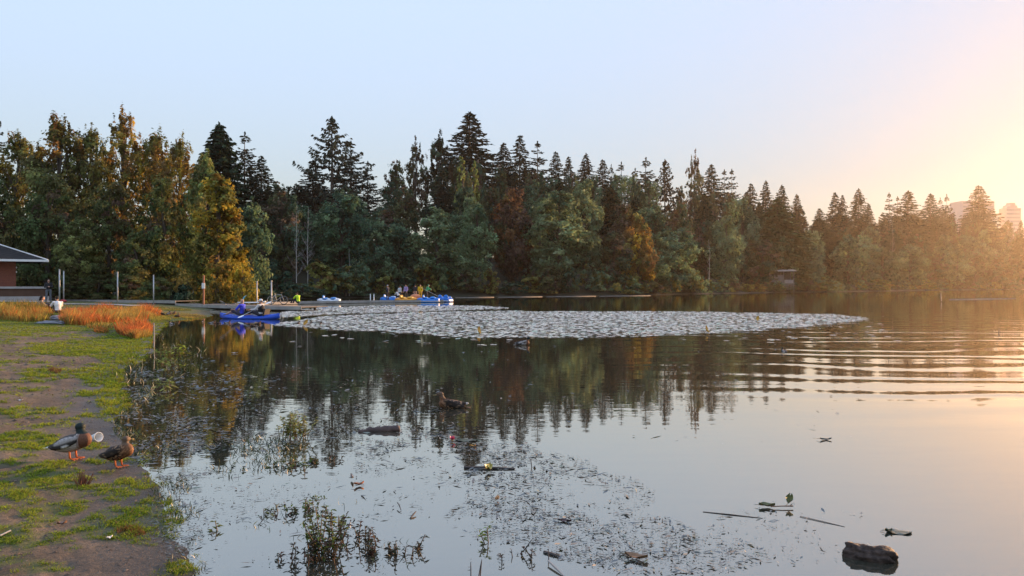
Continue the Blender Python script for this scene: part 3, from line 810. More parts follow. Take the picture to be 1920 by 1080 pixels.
def relabel(grp, items):
    bucket = {}
    for px, o, kd in sorted(items, key=lambda q: q[0]):
        lx, ln = min(LAND, key=lambda q: abs(q[0] - px)); bucket.setdefault((ln, px >= lx), []).append((abs(px - lx), o, kd))
    for (ln, rt), L in bucket.items():
        for i, (_, o, kd) in enumerate(sorted(L, key=lambda q: q[0])):
            o['label'] = '%s %s, %s %s of the %s' % (LOOK[kd], PLACE[grp], ORD[i], 'right' if rt else 'left', ln)
for grp, items in FILL.items(): relabel(grp, items)

# the grove on the left bank
LEFT = [
 ('fir_open', -2, 96, 222, 60, 'reddish see-through conifer at the very left edge'),
 ('n_olive', 36, 84, 246, 150, 'leafy green tree beside the reddish conifer'),
 ('n_olive', 112, 80, 214, 170, 'tall olive tree with one yellow sprig at its top'),
 ('n_olive', 172, 82, 234, 140, 'olive and gold mottled tree left of the sparse tall tree'),
 ('n_sparse', 232, 86, 204, 120, 'sparse tall rusty tree, highest and thinnest of the left grove'),
 ('n_rust', 292, 82, 244, 150, 'rusty brown tree right of the sparse tall tree'),
 ('n_rust', 338, 79, 254, 120, 'brown tree with twin pointed tops near the grove end'),
 ('n_green', 386, 76, 276, 110, 'fresh green tree rising behind the golden tree'),
 ('n_gold', 408, 66, 318, 180, 'big golden autumn tree closing the left grove by the dock'),
 ('n_dark', 305, 70, 325, 130, 'dark green tree left of the golden tree'),
 ('n_dark', 205, 71, 335, 140, 'dark olive tree behind the tall grey poles'),
 ('n_dark', 90, 73, 320, 150, 'dark shady tree behind the boathouse corner'),
 ('n_dark', -15, 76, 320, 130, 'dark tree behind the boathouse roof'),
 ('n_green', 150, 68, 400, 110, 'low shady tree behind the two leftmost poles'),
 ('n_dark', 255, 67, 430, 110, 'low dark tree in the shade behind the boardwalk'),
 ('n_dark', 50, 78, 430, 120, 'low dark tree in the deep shade beside the boathouse'),
]
for kind, px, d, ty, w, lab in LEFT: plant(kind, px, d, ty, w, lab)
for px, d, ty, lab in ((-120, 80, 250, 'leafy tree just beyond the boathouse roof'), (-230, 84, 240, 'leafy tree further behind the boathouse'), (-330, 76, 260, 'last leafy tree beyond the boathouse')):
    plant('n_olive', px, d, ty, 170, lab, 'grove trees beyond the boathouse')

# ---------------------------------------------------------------- shrubs
T['sh'] = [broadleaf(120 + i, 3.2, 2.2, .0, 22, 1700, .23, 'mound', p) for i, p in enumerate((((G2, 2), (OL, 1)), ((OLD, 2), (RD, 2), (G1, 1)), ((G1, 2), (OLD, 1)), ((OL, 2), (RU2, 1))))]
T['sh_gold'] = [broadleaf(125, 3.5, 2.4, .0, 26, 3500, .18, 'mound', ((GO, 3), (OL, 2), (RU, 1)))]
T['sh_near'] = [broadleaf(126, 2.2, 2.2, .0, 26, 3500, .16, 'mound', ((G1, 3), ((.03, .045, .03), 2)))]
px = 470.0; BUSH = []
while px < 1980:
    d = D0(px) + random.uniform(1.2, 4.5)
    hgt = random.uniform(2.0, 5.2)
    x = xat(px, d)
    ty = HZ - (hgt + gz(x, d) - CH) * FPX / d
    bo = plant('sh', px, d, ty, random.uniform(4, 7.5) * FPX / d * (1 if d < 250 else 1.5), 'low scrubby bush hugging the far waterline', 'bushes along the far waterline', None, 'bush', 'waterside_bush')
    BUSH.append((px, bo, 'sh')); px += random.uniform(2.2, 3.6) * FPX / d * (1 if d < 250 else 1.6)
relabel('bushes along the far waterline', BUSH)
plant('sh', 1541, D0(1541) + .6, 517, 68, 'rounded pale bush bulging over the water right of the hut', None, 0, 'bush', 'waterside_bush')
plant('sh_gold', 455, 62, 492, 60, 'golden bush spilling over the boardwalk under the golden tree', None, 0, 'bush', 'waterside_bush')
plant('sh_gold', 405, 60, 515, 56, 'yellow-leaved bush at the foot of the signpost', None, 0, 'bush', 'waterside_bush')
plant('sh_near', 346, 62, 532, 60, 'dark evergreen bush beside the signpost', None, 0, 'bush', 'waterside_bush')
for i, (px, d, ty, lab) in enumerate([(130, 66, 515, 'dark bush behind the leftmost poles'), (185, 66, 512, 'dark bush left of the third pole'),
                                      (245, 65, 514, 'dark bush right of the third pole'), (300, 64, 518, 'dark bush right of the fourth pole'), (60, 74, 500, 'dark bush beside the boathouse wall')]):
    plant('n_dark', px, d, ty, 85, lab, None, 0, 'bush', 'shady_bush')

# ================================================================ BUILDINGS, DOCKS AND PATHS
# ---------------------------------------------------------------- brick boathouse at the left edge
def brick_mat():
    m, n, l = new_mat('red_brick')
    b = n['Principled BSDF']; b.inputs['Roughness'].default_value = .9
    tc = n.new('ShaderNodeTexCoord'); mp = n.new('ShaderNodeMapping'); mp.inputs['Rotation'].default_value = (R(90), 0, 0)
    br = n.new('ShaderNodeTexBrick'); br.inputs['Scale'].default_value = 4
    br.inputs['Color1'].default_value = (.26, .075, .04, 1); br.inputs['Color2'].default_value = (.20, .055, .035, 1); br.inputs['Mortar'].default_value = (.2, .13, .1, 1)
    l.new(tc.outputs['Object'], mp.inputs[0]); l.new(mp.outputs[0], br.inputs['Vector']); l.new(br.outputs['Color'], b.inputs['Base Color'])
    return m
def boathouse():
    d = 60.0
    zb = zat(557, d)
    xr = xat(30, d); xe = xat(80, d); ze = zat(491, d)
    o = empty('boathouse', (xr, d, zb - .05), R(34), 'red brick boathouse corner with dark hipped roof at the left edge', 'building')
    h = ze - zb + .15
    W, D = 11.0, 8.0
    MB().box(-W, 0, 0, D, -.3, h).build('wall', brick_mat(), o)
    ov = xe - xr; rise = .40 * (W / 2 + ov); yov = 1.3
    e0 = h + .02
    v = [(-W - ov, -yov, e0), (ov, -yov, e0), (ov, D + yov, e0), (-W - ov, D + yov, e0)]
    run = (D / 2 + yov)
    rz = e0 + run * .40
    rd = [(-W - ov + run, D / 2, rz), (ov - run, D / 2, rz)]
    rf = MB(); rf.add(v + rd, [(0, 1, 5, 4), (1, 2, 5), (2, 3, 4, 5), (3, 0, 4), (3, 2, 1, 0)])
    ro = rf.build('roof', M['roof'], o)
    MB().tube([(ov - .02, -yov + .02, e0 + .04), (ov - run, D / 2, rz + .04)], [.05, .05], 6).build('hip_cap', M['white'], ro)
    f = MB(); f.box(-W - ov, ov + .04, -yov - .05, -yov - .003, e0 - .12, e0 + .05)
    f.build('fascia', M['white'], ro)
    f = MB(); f.box(ov + .003, ov + .05, -yov, D + yov, e0 - .12, e0 + .05); f.build('fascia', M['white'], ro)
    # serving counter
    ct = MB(); cz = zat(540, d - 2) - zb; cx = xat(51, d - 2) - xr
    ct.box(-W, cx - .1, -2.0, -1.3, -.3, cz).build('counter', M['panel'], o)
    MB().box(-W - .1, cx, -2.12, -1.18, cz + .002, cz + .16).build('counter_top', M['concrete'], o)
    MB().box(-W, cx - .02, -2.06, -1.24, -.3, .12).build('plinth', M['concrete'], o)
    for zz in (2.0, 2.35): MB().ell((.03, -.06, zz), (.05, .05, .08), 8, 6).build('wall_lamp', M['white'], o)
boathouse()

def ribbon(name, pts, width, mat, lift=.02, label=None, cat=None, kind=None):
    P = [Vector((x, y, 0)) for x, y in pts]
    Q = []
    for a, b in zip(P[:-1], P[1:]):
        k = max(1, int((b - a).length / 1.0))
        Q += [a.lerp(b, i / k) for i in range(k)]
    Q.append(P[-1]); v, f = [], []
    for i, p in enumerate(Q):
        t = (Q[min(i + 1, len(Q) - 1)] - Q[max(i - 1, 0)]).normalized(); nn = Vector((-t.y, t.x, 0))
        for w in (-.5, -.25, 0, .25, .5):
            q = p + nn * width * w; v.append((q.x, q.y, gz(q.x, q.y) + lift))
    for i in range(len(Q) - 1):
        for k in range(4): a = i * 5 + k; f.append((a, a + 1, a + 6, a + 5))
    return tag(MB().add(v, f).build(name, mat), label, cat, None, kind)
pp = [ground_at(px, py)[:2] for px, py in ((-160, 572), (-40, 571.5), (60, 571), (140, 571), (215, 572), (262, 574.5))]
ribbon('path', pp, 1.7, M['concrete'], .05, 'pale concrete footpath between orange plants and boardwalk', None, 'structure')
ribbon('pavement', [(xat(-150, 58), 58), (xat(20, 58), 57.6), (xat(95, 58), 57.4)], 5, M['concrete'], .035, 'grey paved apron in front of the boathouse', None, 'structure')

# ---------------------------------------------------------------- boardwalk and docks
def deck_run(o, pts, width, z, thick=.10, plank=.16, beam=True):
    """planked deck along pts (front edge); deck lies behind it"""
    P = [Vector((x, y, 0)) for x, y in pts]
    mb = MB(); bm = MB(); b2 = MB(); posts = []
    for a, b in zip(P[:-1], P[1:]):
        L = (b - a).length; t = (b - a) / L; nn = Vector((-t.y, t.x, 0))
        if nn.y < 0: nn = -nn
        k = int(L / plank)
        for i in range(k):
            p = a + t * (i * L / k)
            mt = Matrix.Translation((p.x, p.y, z)) @ Matrix(((t.x, nn.x, 0, 0), (t.y, nn.y, 0, 0), (0, 0, 1, 0), (0, 0, 0, 1)))
            mb.box(0, L / k - .012, -.03, width, -.05, random.uniform(-.004, .006), mat=mt)
        mt = Matrix.Translation((a.x, a.y, z)) @ Matrix(((t.x, nn.x, 0, 0), (t.y, nn.y, 0, 0), (0, 0, 1, 0), (0, 0, 0, 1)))
        bm.box(0, L + .02, -.075, -.032, -.19, .03, mat=mt)
        b2.box(0, L + .02, .25, .33, -.34, -.20, mat=mt)
        q = .6
        while q < L: posts.append((a + t * q + nn * .15)); posts.append(a + t * q + nn * (width - .2)); q += 2.4
    dk = mb.build('deck_planks', M['wood'], o); dk['kind'] = 'stuff'
    bm.build('edge_beam', M['wood_pale'], o); b2.build('under_beam', M['wood_dark'], o)
    for p in posts:
        g = min(gz(p.x, p.y), 0) - .25
        if gz(p.x, p.y) < z - .15:
            MB().tube([(p.x, p.y, g), (p.x, p.y, z - .055)], [.09, .09], 8).build('pile', M['wood_dark'], o)

ZB = .26
bw = empty('boardwalk', (0, 0, 0), 0, 'curved grey timber boardwalk running from the boathouse to the water', 'boardwalk')
b_px = [(112, 559.5, .62), (190, 561.5, .56), (262, 564.5, .46)]
BP = [gp(px, py, z) for px, py, z in [(105, 560, .6), (180, 561.8, .55), (255, 564.6, .45), (330, 569, .3), (400, 572.8, ZB), (480, 574.9, ZB), (566, 576.2, ZB)]]
deck_run(bw, BP[3:], 2.6, ZB + .02)
bw2 = empty('boardwalk', (0, 0, 0), 0, 'raised straight stretch of boardwalk behind the orange plants', 'boardwalk')
deck_run(bw2, BP[:4], 2.4, .50)
fd = empty('floating_dock', (0, 0, 0), 0, 'long low floating dock behind the bicycle, pedal boats tied to it', 'dock')
FD = [gp(440, 569.5, .2), gp(560, 566.2, .2), gp(690, 564.3, .2), gp(835, 562.8, .2)]
deck_run(fd, FD, 2.2, .22)

def pole(px, d, ty, r, label, mat='steel', zbase=None, by=None):
    x = xat(px, d); zb = (min(gz(x, d), 0.0) - .2 if gz(x, d) < 0 else gz(x, d) - .1) if zbase is None else zbase
    o = empty('tall_pole', (x, d, zb), 0, label, 'pole')
    h = zat(ty, d) - zb
    MB().tube([(0, 0, 0), (0, 0, h)], [r, r * .95], 8).build('shaft', M[mat], o, True)
    MB().tube([(0, 0, h), (0, 0, h + .05)], [r * 1.25, r * 1.1], 8).build('cap', M[mat], o)
    return o
pole(111.5, 57, 506, .052, 'tallest grey pole, leftmost of the pair near the boathouse')
pole(119.5, 59, 509, .048, 'grey pole with a red foot, right one of the pair near the boathouse')
pole(220.5, 57.5, 511, .05, 'grey pole standing alone behind the boardwalk, third from the boathouse')
pole(288, 57, 516.5, .046, 'grey pole at the boardwalk bend, fourth from the boathouse')
pole(482, 60, 528, .042, 'thin pale pole left of the bicycle')
pole(509, 59, 527.5, .052, 'thicker pale pole directly behind the bicycle')
pole(694.5, 79, 552, .05, 'left short white mooring post before the pedal boats', 'white')
pole(701, 79, 552, .05, 'right short white mooring post before the pedal boats', 'white')
MB().ell((xat(121, 59), 58.8, gz(xat(121, 59), 59) + .08), (.28, .22, .12)).build('red_float', plain('red_plastic', (.45, .03, .03), .5), None)
tag(bpy.data.objects['red_float'], 'small red float lying at the foot of a grey pole', 'float')
sg = empty('signpost', (xat(382, 57), 57, ZB - .4), 0, 'reddish wooden post with a small white notice at the boardwalk', 'sign')
hh = zat(516, 57) - ZB + .4
MB().tube([(0, 0, 0), (0, 0, hh)], [.075, .07], 8).build('post', plain('red_cedar_post', (.38, .16, .09), .8), sg)
MB().box(-.10, .13, -.12, -.085, hh - .98, hh - .58).build('notice', M['white'], sg)
st = gp(288.5, 650)
tag(MB().tube([(st[0], st[1], -.3), (st[0] + .01, st[1], zat(607, st[1]) * .5), (st[0], st[1], zat(606, st[1]))], [.018, .017, .014], 6).build('thin_stake', M['wood_pale']),
    'thin pale stake standing in the shallows right of the orange plants', 'stake')
# log boom
LB = [gp(850, 558.2), gp(930, 557.4), gp(1020, 556.4), gp(1120, 555.4), gp(1222, 554.4)]
for i, (a, b) in enumerate(zip(LB[:-1], LB[1:])):
    lab = ['log boom piece next to the moored pedal boats', 'second log of the pale boom beyond the pedal boats', 'third log of the pale boom beyond the pedal boats', 'outermost log of the pale boom beyond the pedal boats'][i]
    tag(MB().tube([(a[0] + .3, a[1] - .5, .0), ((a[0] + b[0]) / 2, (a[1] + b[1]) / 2 - .6, .01), (b[0] - .3, b[1] - .5, .03)], [.055, .06, .05], 8).build('boom_log', M['wood'], None, True), lab, 'log', 'logs of the floating boom')

# ---------------------------------------------------------------- wooden hut on the far bank
def hut():
    d = D0(1465) + 4.5; x = xat(1466, d); zb = gz(x, d)
    s = d / FPX
    o = empty('wooden_hut', (x, d, zb - .3), R(-6), 'small grey wooden lookout hut on stilts at the far bank', 'hut')
    w = 22 * s; zt = zat(509, d) - zb + .3; zf = zat(531, d) - zb + .3
    for xx in (-w, w * .15, w * .98):
        for yy in (0, 3.4): MB().box(xx - .1, xx + .1, yy - .1, yy + .1, -.5, zt).build('post', M['wood'], o)
    MB().box(-w - .2, w + .2, -.25, 3.7, zf - .15, zf).build('floor', M['wood'], o)
    MB().add([(-w - .5, -.7, zt - .1), (w + .6, -.7, zt + .05), (w + .6, 4.2, zt + .5), (-w - .5, 4.2, zt + .3), (-w - .5, -.7, zt + .1), (w + .6, -.7, zt + .25), (w + .6, 4.2, zt + .7), (-w - .5, 4.2, zt + .5)],
             [(0, 3, 2, 1), (4, 5, 6, 7), (0, 1, 5, 4), (1, 2, 6, 5), (2, 3, 7, 6), (3, 0, 4, 7)]).build('roof', M['wood_pale'], o)
    MB().box(-w, w, 3.3, 3.36, zf, zt).build('back_wall', M['wood_dark'], o)
    MB().box(-w + .11, w * .1, -.04, .04, zf, zf + (zt - zf) * .7).build('front_panel', M['wood'], o)
    for i in range(5): MB().box(w * .2 + .05, w * .94, -.03, .03, zf + .25 * i * (zt - zf) / 2.6 / 1.0 * .62, zf + .25 * i * (zt - zf) / 2.6 * .62 + .16).build('rail', M['wood_pale'], o)
    for i in range(4): MB().box(w * .2, w * .95, -.05, .05, zf - .45 - .42 * i, zf - .2 - .42 * i).build('skirt_board', M['wood'], o)
hut()

# ---------------------------------------------------------------- tower blocks beyond the wood
def tower(px0, px1, ty, d, label, steps=()):
    x0, x1 = xat(px0, d), xat(px1, d); w = x1 - x0
    o = empty('tower_block', ((x0 + x1) / 2, d, 0), R(4), label, 'building')
    top = zat(ty, d)
    m = plain('pale_concrete_facade', (.5, .44, .42), .8, .08, .2)
    gm = plain('window_band_glass', (.33, .31, .31), .25, .1, .3)
    MB().box(-w / 2, w / 2, 0, w * .6, -5, top).build('walls', m, o)
    for (a, b, t) in steps: MB().box(-w / 2 + a * w, -w / 2 + b * w, 1, w * .5, top - .01, top + t).build('roof_block', m, o)
    k = int((top - 20) / 3.2)
    for i in range(k):
        MB().box(-w / 2 + .8, w / 2 - .8, -.06, -.012, top - 2.4 - i * 3.2, top - .9 - i * 3.2).build('window_band', gm, o)
tower(1803, 1866, 377, 650, 'long pale tower block behind the tall broad hazy fir')
tower(1885, 1915, 390, 650, 'narrow pale tower block with stepped top at the right edge', ((.18, .82, 2.4), (.38, .68, 4.6)))

# ================================================================ LIVING THINGS, BOATS, SMALL OBJECTS
# ---------------------------------------------------------------- one continuous skin over a set of tapered limbs
def cap_mesh(mb, p0, r0, p1, r1, n=10):
    p0, p1 = Vector(p0), Vector(p1); ax = p1 - p0; L = max(ax.length, 1e-5); t = ax / L
    pts, rad = [], []
    for q in (-1, -.8, -.45): pts.append(p0 + t * r0 * q); rad.append(max(r0 * math.sqrt(max(0, 1 - q * q)), r0 * .05))
    pts.append(p0); rad.append(r0); pts.append(p1); rad.append(r1)
    for q in (.45, .8, 1): pts.append(p1 + t * r1 * q); rad.append(max(r1 * math.sqrt(max(0, 1 - q * q)), r1 * .05))
    mb.tube(pts, rad, n)

def fuse(name, prims, voxel, mat, colfn=None, smooth_it=4):
    """prims: ('c', p0, r0, p1, r1) or ('e', centre, radii, rotation); fused by a voxel remesh"""
    mb = MB()
    for p in prims:
        if p[0] == 'c': cap_mesh(mb, *p[1:])
        else: mb.ell(p[1], p[2], 14, 10, mat=Euler(p[3]).to_matrix() if len(p) > 3 else None)
    tmp = bpy.data.objects.new('tmp', mb.mesh('tmp', mat)); COL.objects.link(tmp)
    md = tmp.modifiers.new('r', 'REMESH'); md.mode = 'VOXEL'; md.voxel_size = voxel; md.use_smooth_shade = True
    if smooth_it:
        sm = tmp.modifiers.new('s', 'SMOOTH'); sm.iterations = smooth_it; sm.factor = .5
    dg = bpy.context.evaluated_depsgraph_get()
    me = bpy.data.meshes.new_from_object(tmp.evaluated_get(dg))
    bpy.data.objects.remove(tmp)
    me.name = name
    me.materials.clear(); me.materials.append(mat)
    if colfn is not None:
        co = np.empty(len(me.vertices) * 3, np.float32); me.vertices.foreach_get('co', co); co = co.reshape(-1, 3)
        set_cols(me, colfn(co))
    return me

CM = {}
def cloth(col):
    k = tuple(round(c, 3) for c in col)
    if k not in CM: CM[k] = plain('cloth', col, .85, .1, 12)
    return CM[k]

POSES = {
 'stand': dict(pel=(0, 0, .93), che=(0, .01, 1.27), nek=(0, .01, 1.47), hed=(0, .03, 1.61),
               legs=[((-.10, 0, .90), (-.11, .03, .50), (-.12, -.02, .08)), ((.10, 0, .90), (.12, .02, .50), (.13, -.03, .08))],
               arms=[((-.19, 0, 1.41), (-.25, -.03, 1.14), (-.22, .12, .93)), ((.19, 0, 1.41), (.25, -.03, 1.14), (.22, .12, .93))]),
 'phone': dict(pel=(0, 0, .93), che=(0, -.01, 1.27), nek=(0, .02, 1.47), hed=(0, .06, 1.60),
               legs=[((-.10, 0, .90), (-.12, .02, .50), (-.15, -.02, .08)), ((.10, 0, .90), (.13, .02, .50), (.16, -.02, .08))],
               arms=[((-.19, 0, 1.41), (-.25, .02, 1.13), (-.05, .27, 1.16)), ((.19, 0, 1.41), (.25, .02, 1.13), (.05, .27, 1.16))]),
 'reach': dict(pel=(0, -.05, .90), che=(0, .06, 1.22), nek=(0, .13, 1.40), hed=(0, .18, 1.53),
               legs=[((-.10, -.05, .88), (-.12, .08, .50), (-.14, -.06, .08)), ((.10, -.05, .88), (.12, .0, .50), (.13, -.14, .08))],
               arms=[((-.19, .08, 1.36), (-.26, .22, 1.14), (-.12, .43, 1.06)), ((.19, .08, 1.36), (.25, .25, 1.16), (.08, .46, 1.12))]),
 'crouch': dict(pel=(0, -.12, .36), che=(0, .06, .62), nek=(0, .13, .80), hed=(0, .18, .93),
               legs=[((-.10, -.10, .36), (-.15, .26, .47), (-.13, .02, .08)), ((.10, -.10, .36), (.15, .26, .47), (.13, .02, .08))],
               arms=[((-.18, .06, .74), (-.25, .22, .55), (-.08, .40, .48)), ((.18, .06, .74), (.25, .22, .55), (.08, .40, .48))]),
 'sit': dict(pel=(0, 0, .13), che=(0, .03, .43), nek=(0, .09, .62), hed=(0, .13, .75),
               legs=[((-.10, .02, .13), (-.14, .36, .46), (-.12, .58, .08)), ((.10, .02, .13), (.14, .36, .46), (.12, .60, .08))],
               arms=[((-.19, .05, .56), (-.26, .20, .38), (-.10, .40, .38)), ((.19, .05, .56), (.26, .20, .38), (.10, .40, .38))]),
 'kayak': dict(pel=(0, 0, .12), che=(0, -.03, .43), nek=(0, -.02, .62), hed=(0, .0, .76),
               legs=[((-.10, .04, .12), (-.15, .45, .26), (-.12, .82, .10)), ((.10, .04, .12), (.15, .45, .26), (.12, .82, .10))],
               arms=[((-.19, 0, .56), (-.29, .14, .36), (-.26, .38, .34)), ((.19, 0, .56), (.29, .14, .36), (.26, .38, .34))]),
}
def person(label, loc, rz, pose, shirt, pants, hair=(.02, .015, .012), hat=None, scale=1.0, sleeves=1.0, shorts=False, vest=None, group=None, long_hair=False):
    J = POSES[pose]
    o = empty('person', loc, rz, label, 'person', group); o.scale = (scale,) * 3
    V_ = Vector
    pel, che, nek, hed = (V_(J[k]) for k in ('pel', 'che', 'nek', 'hed'))
    B = [('e', hed, (.074, .092, .112)), ('e', hed + V_((0, .03, -.055)), (.052, .06, .055)), ('c', hed + V_((0, .088, .005)), .012, hed + V_((0, .104, -.022)), .015),
         ('e', hed + V_((-.076, 0, -.01)), (.012, .02, .03)), ('e', hed + V_((.076, 0, -.01)), (.012, .02, .03)),
         ('c', nek + V_((0, 0, -.05)), .056, hed + V_((0, -.01, -.07)), .05),
         ('e', che, (.165, .11, .20)), ('e', pel.lerp(che, .45), (.135, .10, .18)), ('e', pel, (.165, .12, .13)), ('c', nek + V_((-.13, -.01, -.07)), .06, nek + V_((.13, -.01, -.07)), .06)]
    TP = [('e', che, (.178, .124, .21)), ('e', pel.lerp(che, .45), (.15, .115, .19)), ('e', pel.lerp(che, .12), (.172, .13, .11)), ('c', nek + V_((-.13, -.01, -.07)), .071, nek + V_((.13, -.01, -.07)), .071)]
    LG = [('e', pel, (.175, .13, .135))]
    SH, FG = [], MB()
    for h, k, a in J['legs']:
        h, k, a = V_(h), V_(k), V_(a)
        B += [('c', h, .082, k, .056), ('c', k, .056, a, .038)]
        LG += [('c', h, .095, k, .068)] + ([] if shorts else [('c', k, .068, a + V_((0, 0, .03)), .055)])
        ft = a + V_((0, .13, -.035)); B.append(('c', a + V_((0, -.02, -.03)), .036, ft, .028)); SH.append(('c', a + V_((0, -.03, -.035)), .046, ft, .038))
    for s, e, w in J['arms']:
        s, e, w = V_(s), V_(e), V_(w)
        dr = (w - e).normalized(); pm = w + dr * .055
        B += [('c', s, .053, e, .041), ('c', e, .041, w, .028), ('c', w, .028, pm, .034)]
        TP += [('c', s, .068, e if sleeves > .4 else s.lerp(e, .6), .056)] + ([('c', e, .056, e.lerp(w, .9), .045)] if sleeves > .8 else [])
        up = V_((0, 0, 1)); sd = dr.cross(up); sd = sd.normalized() if sd.length > .1 else V_((1, 0, 0))
        for q, L in ((-1.5, .062), (-.5, .075), (.5, .07), (1.5, .055)):
            b0 = pm + sd * q * .016 + dr * .025; b1 = b0 + dr * L * .55 - up * .006; b2 = b1 + dr * L * .35 - up * .03
            FG.tube([b0, b1, b2], [.0095, .009, .007], 5)
        b0 = pm + sd * .03 * (1 if s.x < 0 else -1); FG.tube([b0, b0 + dr * .03 + sd * .02 * (1 if s.x < 0 else -1), b0 + dr * .06], [.011, .010, .007], 5)
    body = link('body', fuse('body', B, .014, M['skin'], None, 2), o)
    FG.build('fingers', M['skin'], o, True)['kind'] = 'stuff'
    for sx in (-1, 1): MB().ell(hed + V_((.03 * sx, .083, .012)), (.012, .008, .008), 6, 4).build('eye', M['black'], o)
    MB().ell(hed + V_((0, .088, -.06)), (.024, .008, .006), 6, 4).build('mouth', cloth((.3, .1, .09)), o)
    link('shirt', fuse('shirt', TP, .018, cloth(shirt), None, 2), o)
    link('shorts' if shorts else 'trousers', fuse('trousers', LG, .018, cloth(pants), None, 2), o)
    for p in SH: link('shoe', fuse('shoe', [p], .014, cloth((.05, .05, .055)), None, 1), o)
    if vest: link('life_vest', fuse('life_vest', [('e', che, (.20, .15, .19)), ('e', pel.lerp(che, .6), (.18, .14, .15))], .02, cloth(vest), None, 2), o)
    if hair:
        hp = [('e', hed + V_((0, -.012, .025)), (.081, .092, .096))]
        if long_hair: hp.append(('c', hed + V_((0, -.06, .02)), .07, nek + V_((0, -.08, -.06)), .06))
        link('hair', fuse('hair', hp, .014, cloth(hair), None, 1), o)
    if hat: link('hat', fuse('hat', [('e', hed + V_((0, -.005, .05)), (.09, .102, .075)), ('e', hed + V_((0, .10, .035)), (.065, .07, .012))], .012, cloth(hat), None, 1), o)
    return o

def at_ground(px, d): x = xat(px, d); return (x, d, gz(x, d))
person('person in black jacket and grey trousers standing under the dark trees', at_ground(91, 57), R(215), 'phone', (.02, .02, .024), (.12, .13, .15))
gx, gy, g_ = ground_at(74, 586)
person('person with long dark hair and tan top sitting among golden plants', (gx, gy, g_ - .02), R(-50), 'sit', (.30, .20, .12), (.05, .05, .06), long_hair=True, scale=1.0)
gx, gy, g_ = ground_at(109, 587)
person('person in white shirt sitting hunched at the edge of the orange plants', (gx, gy, g_ - .02), R(55), 'sit', (.78, .76, .74), (.04, .045, .06), scale=1.0)
dk = gp(559, 569.5, ZB)
person('cyclist in bright yellow-green jacket sitting on the end of the boardwalk', (dk[0], dk[1], ZB + .03), R(60), 'sit', (.55, .80, .04), (.03, .03, .04), scale=1.03)
GD = 'people busy on the floating dock'
for i, (px, pose, rz, sh, pn, hr, hat, ht, vest, lab) in enumerate([
    (727, 'stand', 60, (.03, .035, .06), (.03, .03, .04), (.02, .015, .01), (.5, .5, .52), .90, None, 'person in dark navy jacket and grey cap, leftmost on the floating dock'),
    (746.5, 'crouch', 40, (.75, .72, .72), (.04, .04, .05), (.03, .02, .015), None, 1.0, None, 'person in white top crouching beside the yellow pedal boat'),
    (749.5, 'stand', -30, (.55, .62, .66), (.05, .05, .06), (.03, .02, .015), None, .84, None, 'person in pale grey shirt standing behind the crouching one'),
    (761, 'stand', 150, (.30, .26, .52), (.03, .03, .03), (.03, .02, .015), None, .93, None, 'person in lavender shirt standing behind the yellow pedal boat'),
    (778.5, 'stand', 20, (.03, .03, .035), (.35, .27, .22), (.02, .015, .01), None, .92, None, 'person in black top with bare legs left of the yellow raincoat'),
    (788, 'stand', 190, (.70, .48, .02), (.55, .38, .03), (.02, .015, .01), None, .93, None, 'person in long yellow raincoat on the floating dock'),
    (800.5, 'reach', -75, (.05, .38, .17), (.04, .04, .05), (.05, .3, .15), None, .97, None, 'person in green hooded jacket leaning forward with a pole')]):
    d = 81.5; person(lab, (xat(px, d), d, .225), R(rz), pose, sh, pn, hr, hat, ht, .9, group=GD, vest=vest)
x0, x1 = xat(800.5, 81.5) + .3, xat(822, 79.5)
tag(MB().tube([(x0 - 1.0, 81.4, 1.55), (x1, 80.0, .55)], [.022, .022], 6).build('push_pole', M['wood_pale']), 'long pale pole held by the person in green, pointing at the blue boat', 'pole')

# ---------------------------------------------------------------- kayak
KX, KD = xat(468, 38.6), 38.6
KR = R(180 - 14)
kroot = empty('kayak', (KX, KD, 0), KR, 'long bright blue double kayak with two paddlers near the boardwalk', 'kayak')
blue = plain('blue_plastic', (.01, .075, .50), .35, .08, 2)
rings = []
for t in np.linspace(-1, 1, 19):
    hw = .37 * (1 - abs(t) ** 2.6) + .015; top = .21 + .10 * abs(t) ** 3; bot = -.10 + .16 * abs(t) ** 4
    x = t * 1.68
    dip = .05 if abs(abs(t) - .33) < .17 else 0
    rings.append([(x, hw * math.cos(a) * (1 if math.sin(a) < .3 else .92), (bot + (top - bot) * (.5 + .5 * math.sin(a)) - (dip if math.sin(a) > .6 else 0))) for a in np.linspace(0, 2 * math.pi, 16, endpoint=False)])
MB().loft(rings).build('hull', blue, kroot, True)
for xx in (.33, -.72):
    MB().box(-.05, .05, -.24, .24, 0, .36, mat=Matrix.Translation((xx - .17, 0, .16)) @ Matrix.Rotation(R(-14), 4, 'Y')).build('seat_back', M['black'], kroot)
MB().tube([(1.66, 0, .30), (1.70, 0, .34), (1.60, 0, .36)], [.02, .02, .02], 6).build('bow_handle', M['black'], kroot)
MB().tube([(-1.66, 0, .30), (-1.70, 0, .34), (-1.60, 0, .36)], [.02, .02, .02], 6).build('stern_handle', M['black'], kroot)
def kpt(x, y, z):
    c, s = math.cos(KR), math.sin(KR); return (KX + x * c - y * s, KD + x * s + y * c, z)
person('front paddler in royal blue shirt, bare head, on the blue kayak', kpt(.42, 0, .12), KR - R(90), 'kayak', (.05, .07, .62), (.05, .05, .08), None, None, 1.0, .5, True)
person('rear paddler in white cap and black vest on the blue kayak', kpt(-.62, 0, .12), KR - R(90), 'kayak', (.6, .58, .56), (.03, .03, .04), (.05, .04, .03), (.75, .75, .74), 1.0, 1.0, vest=(.015, .015, .018))
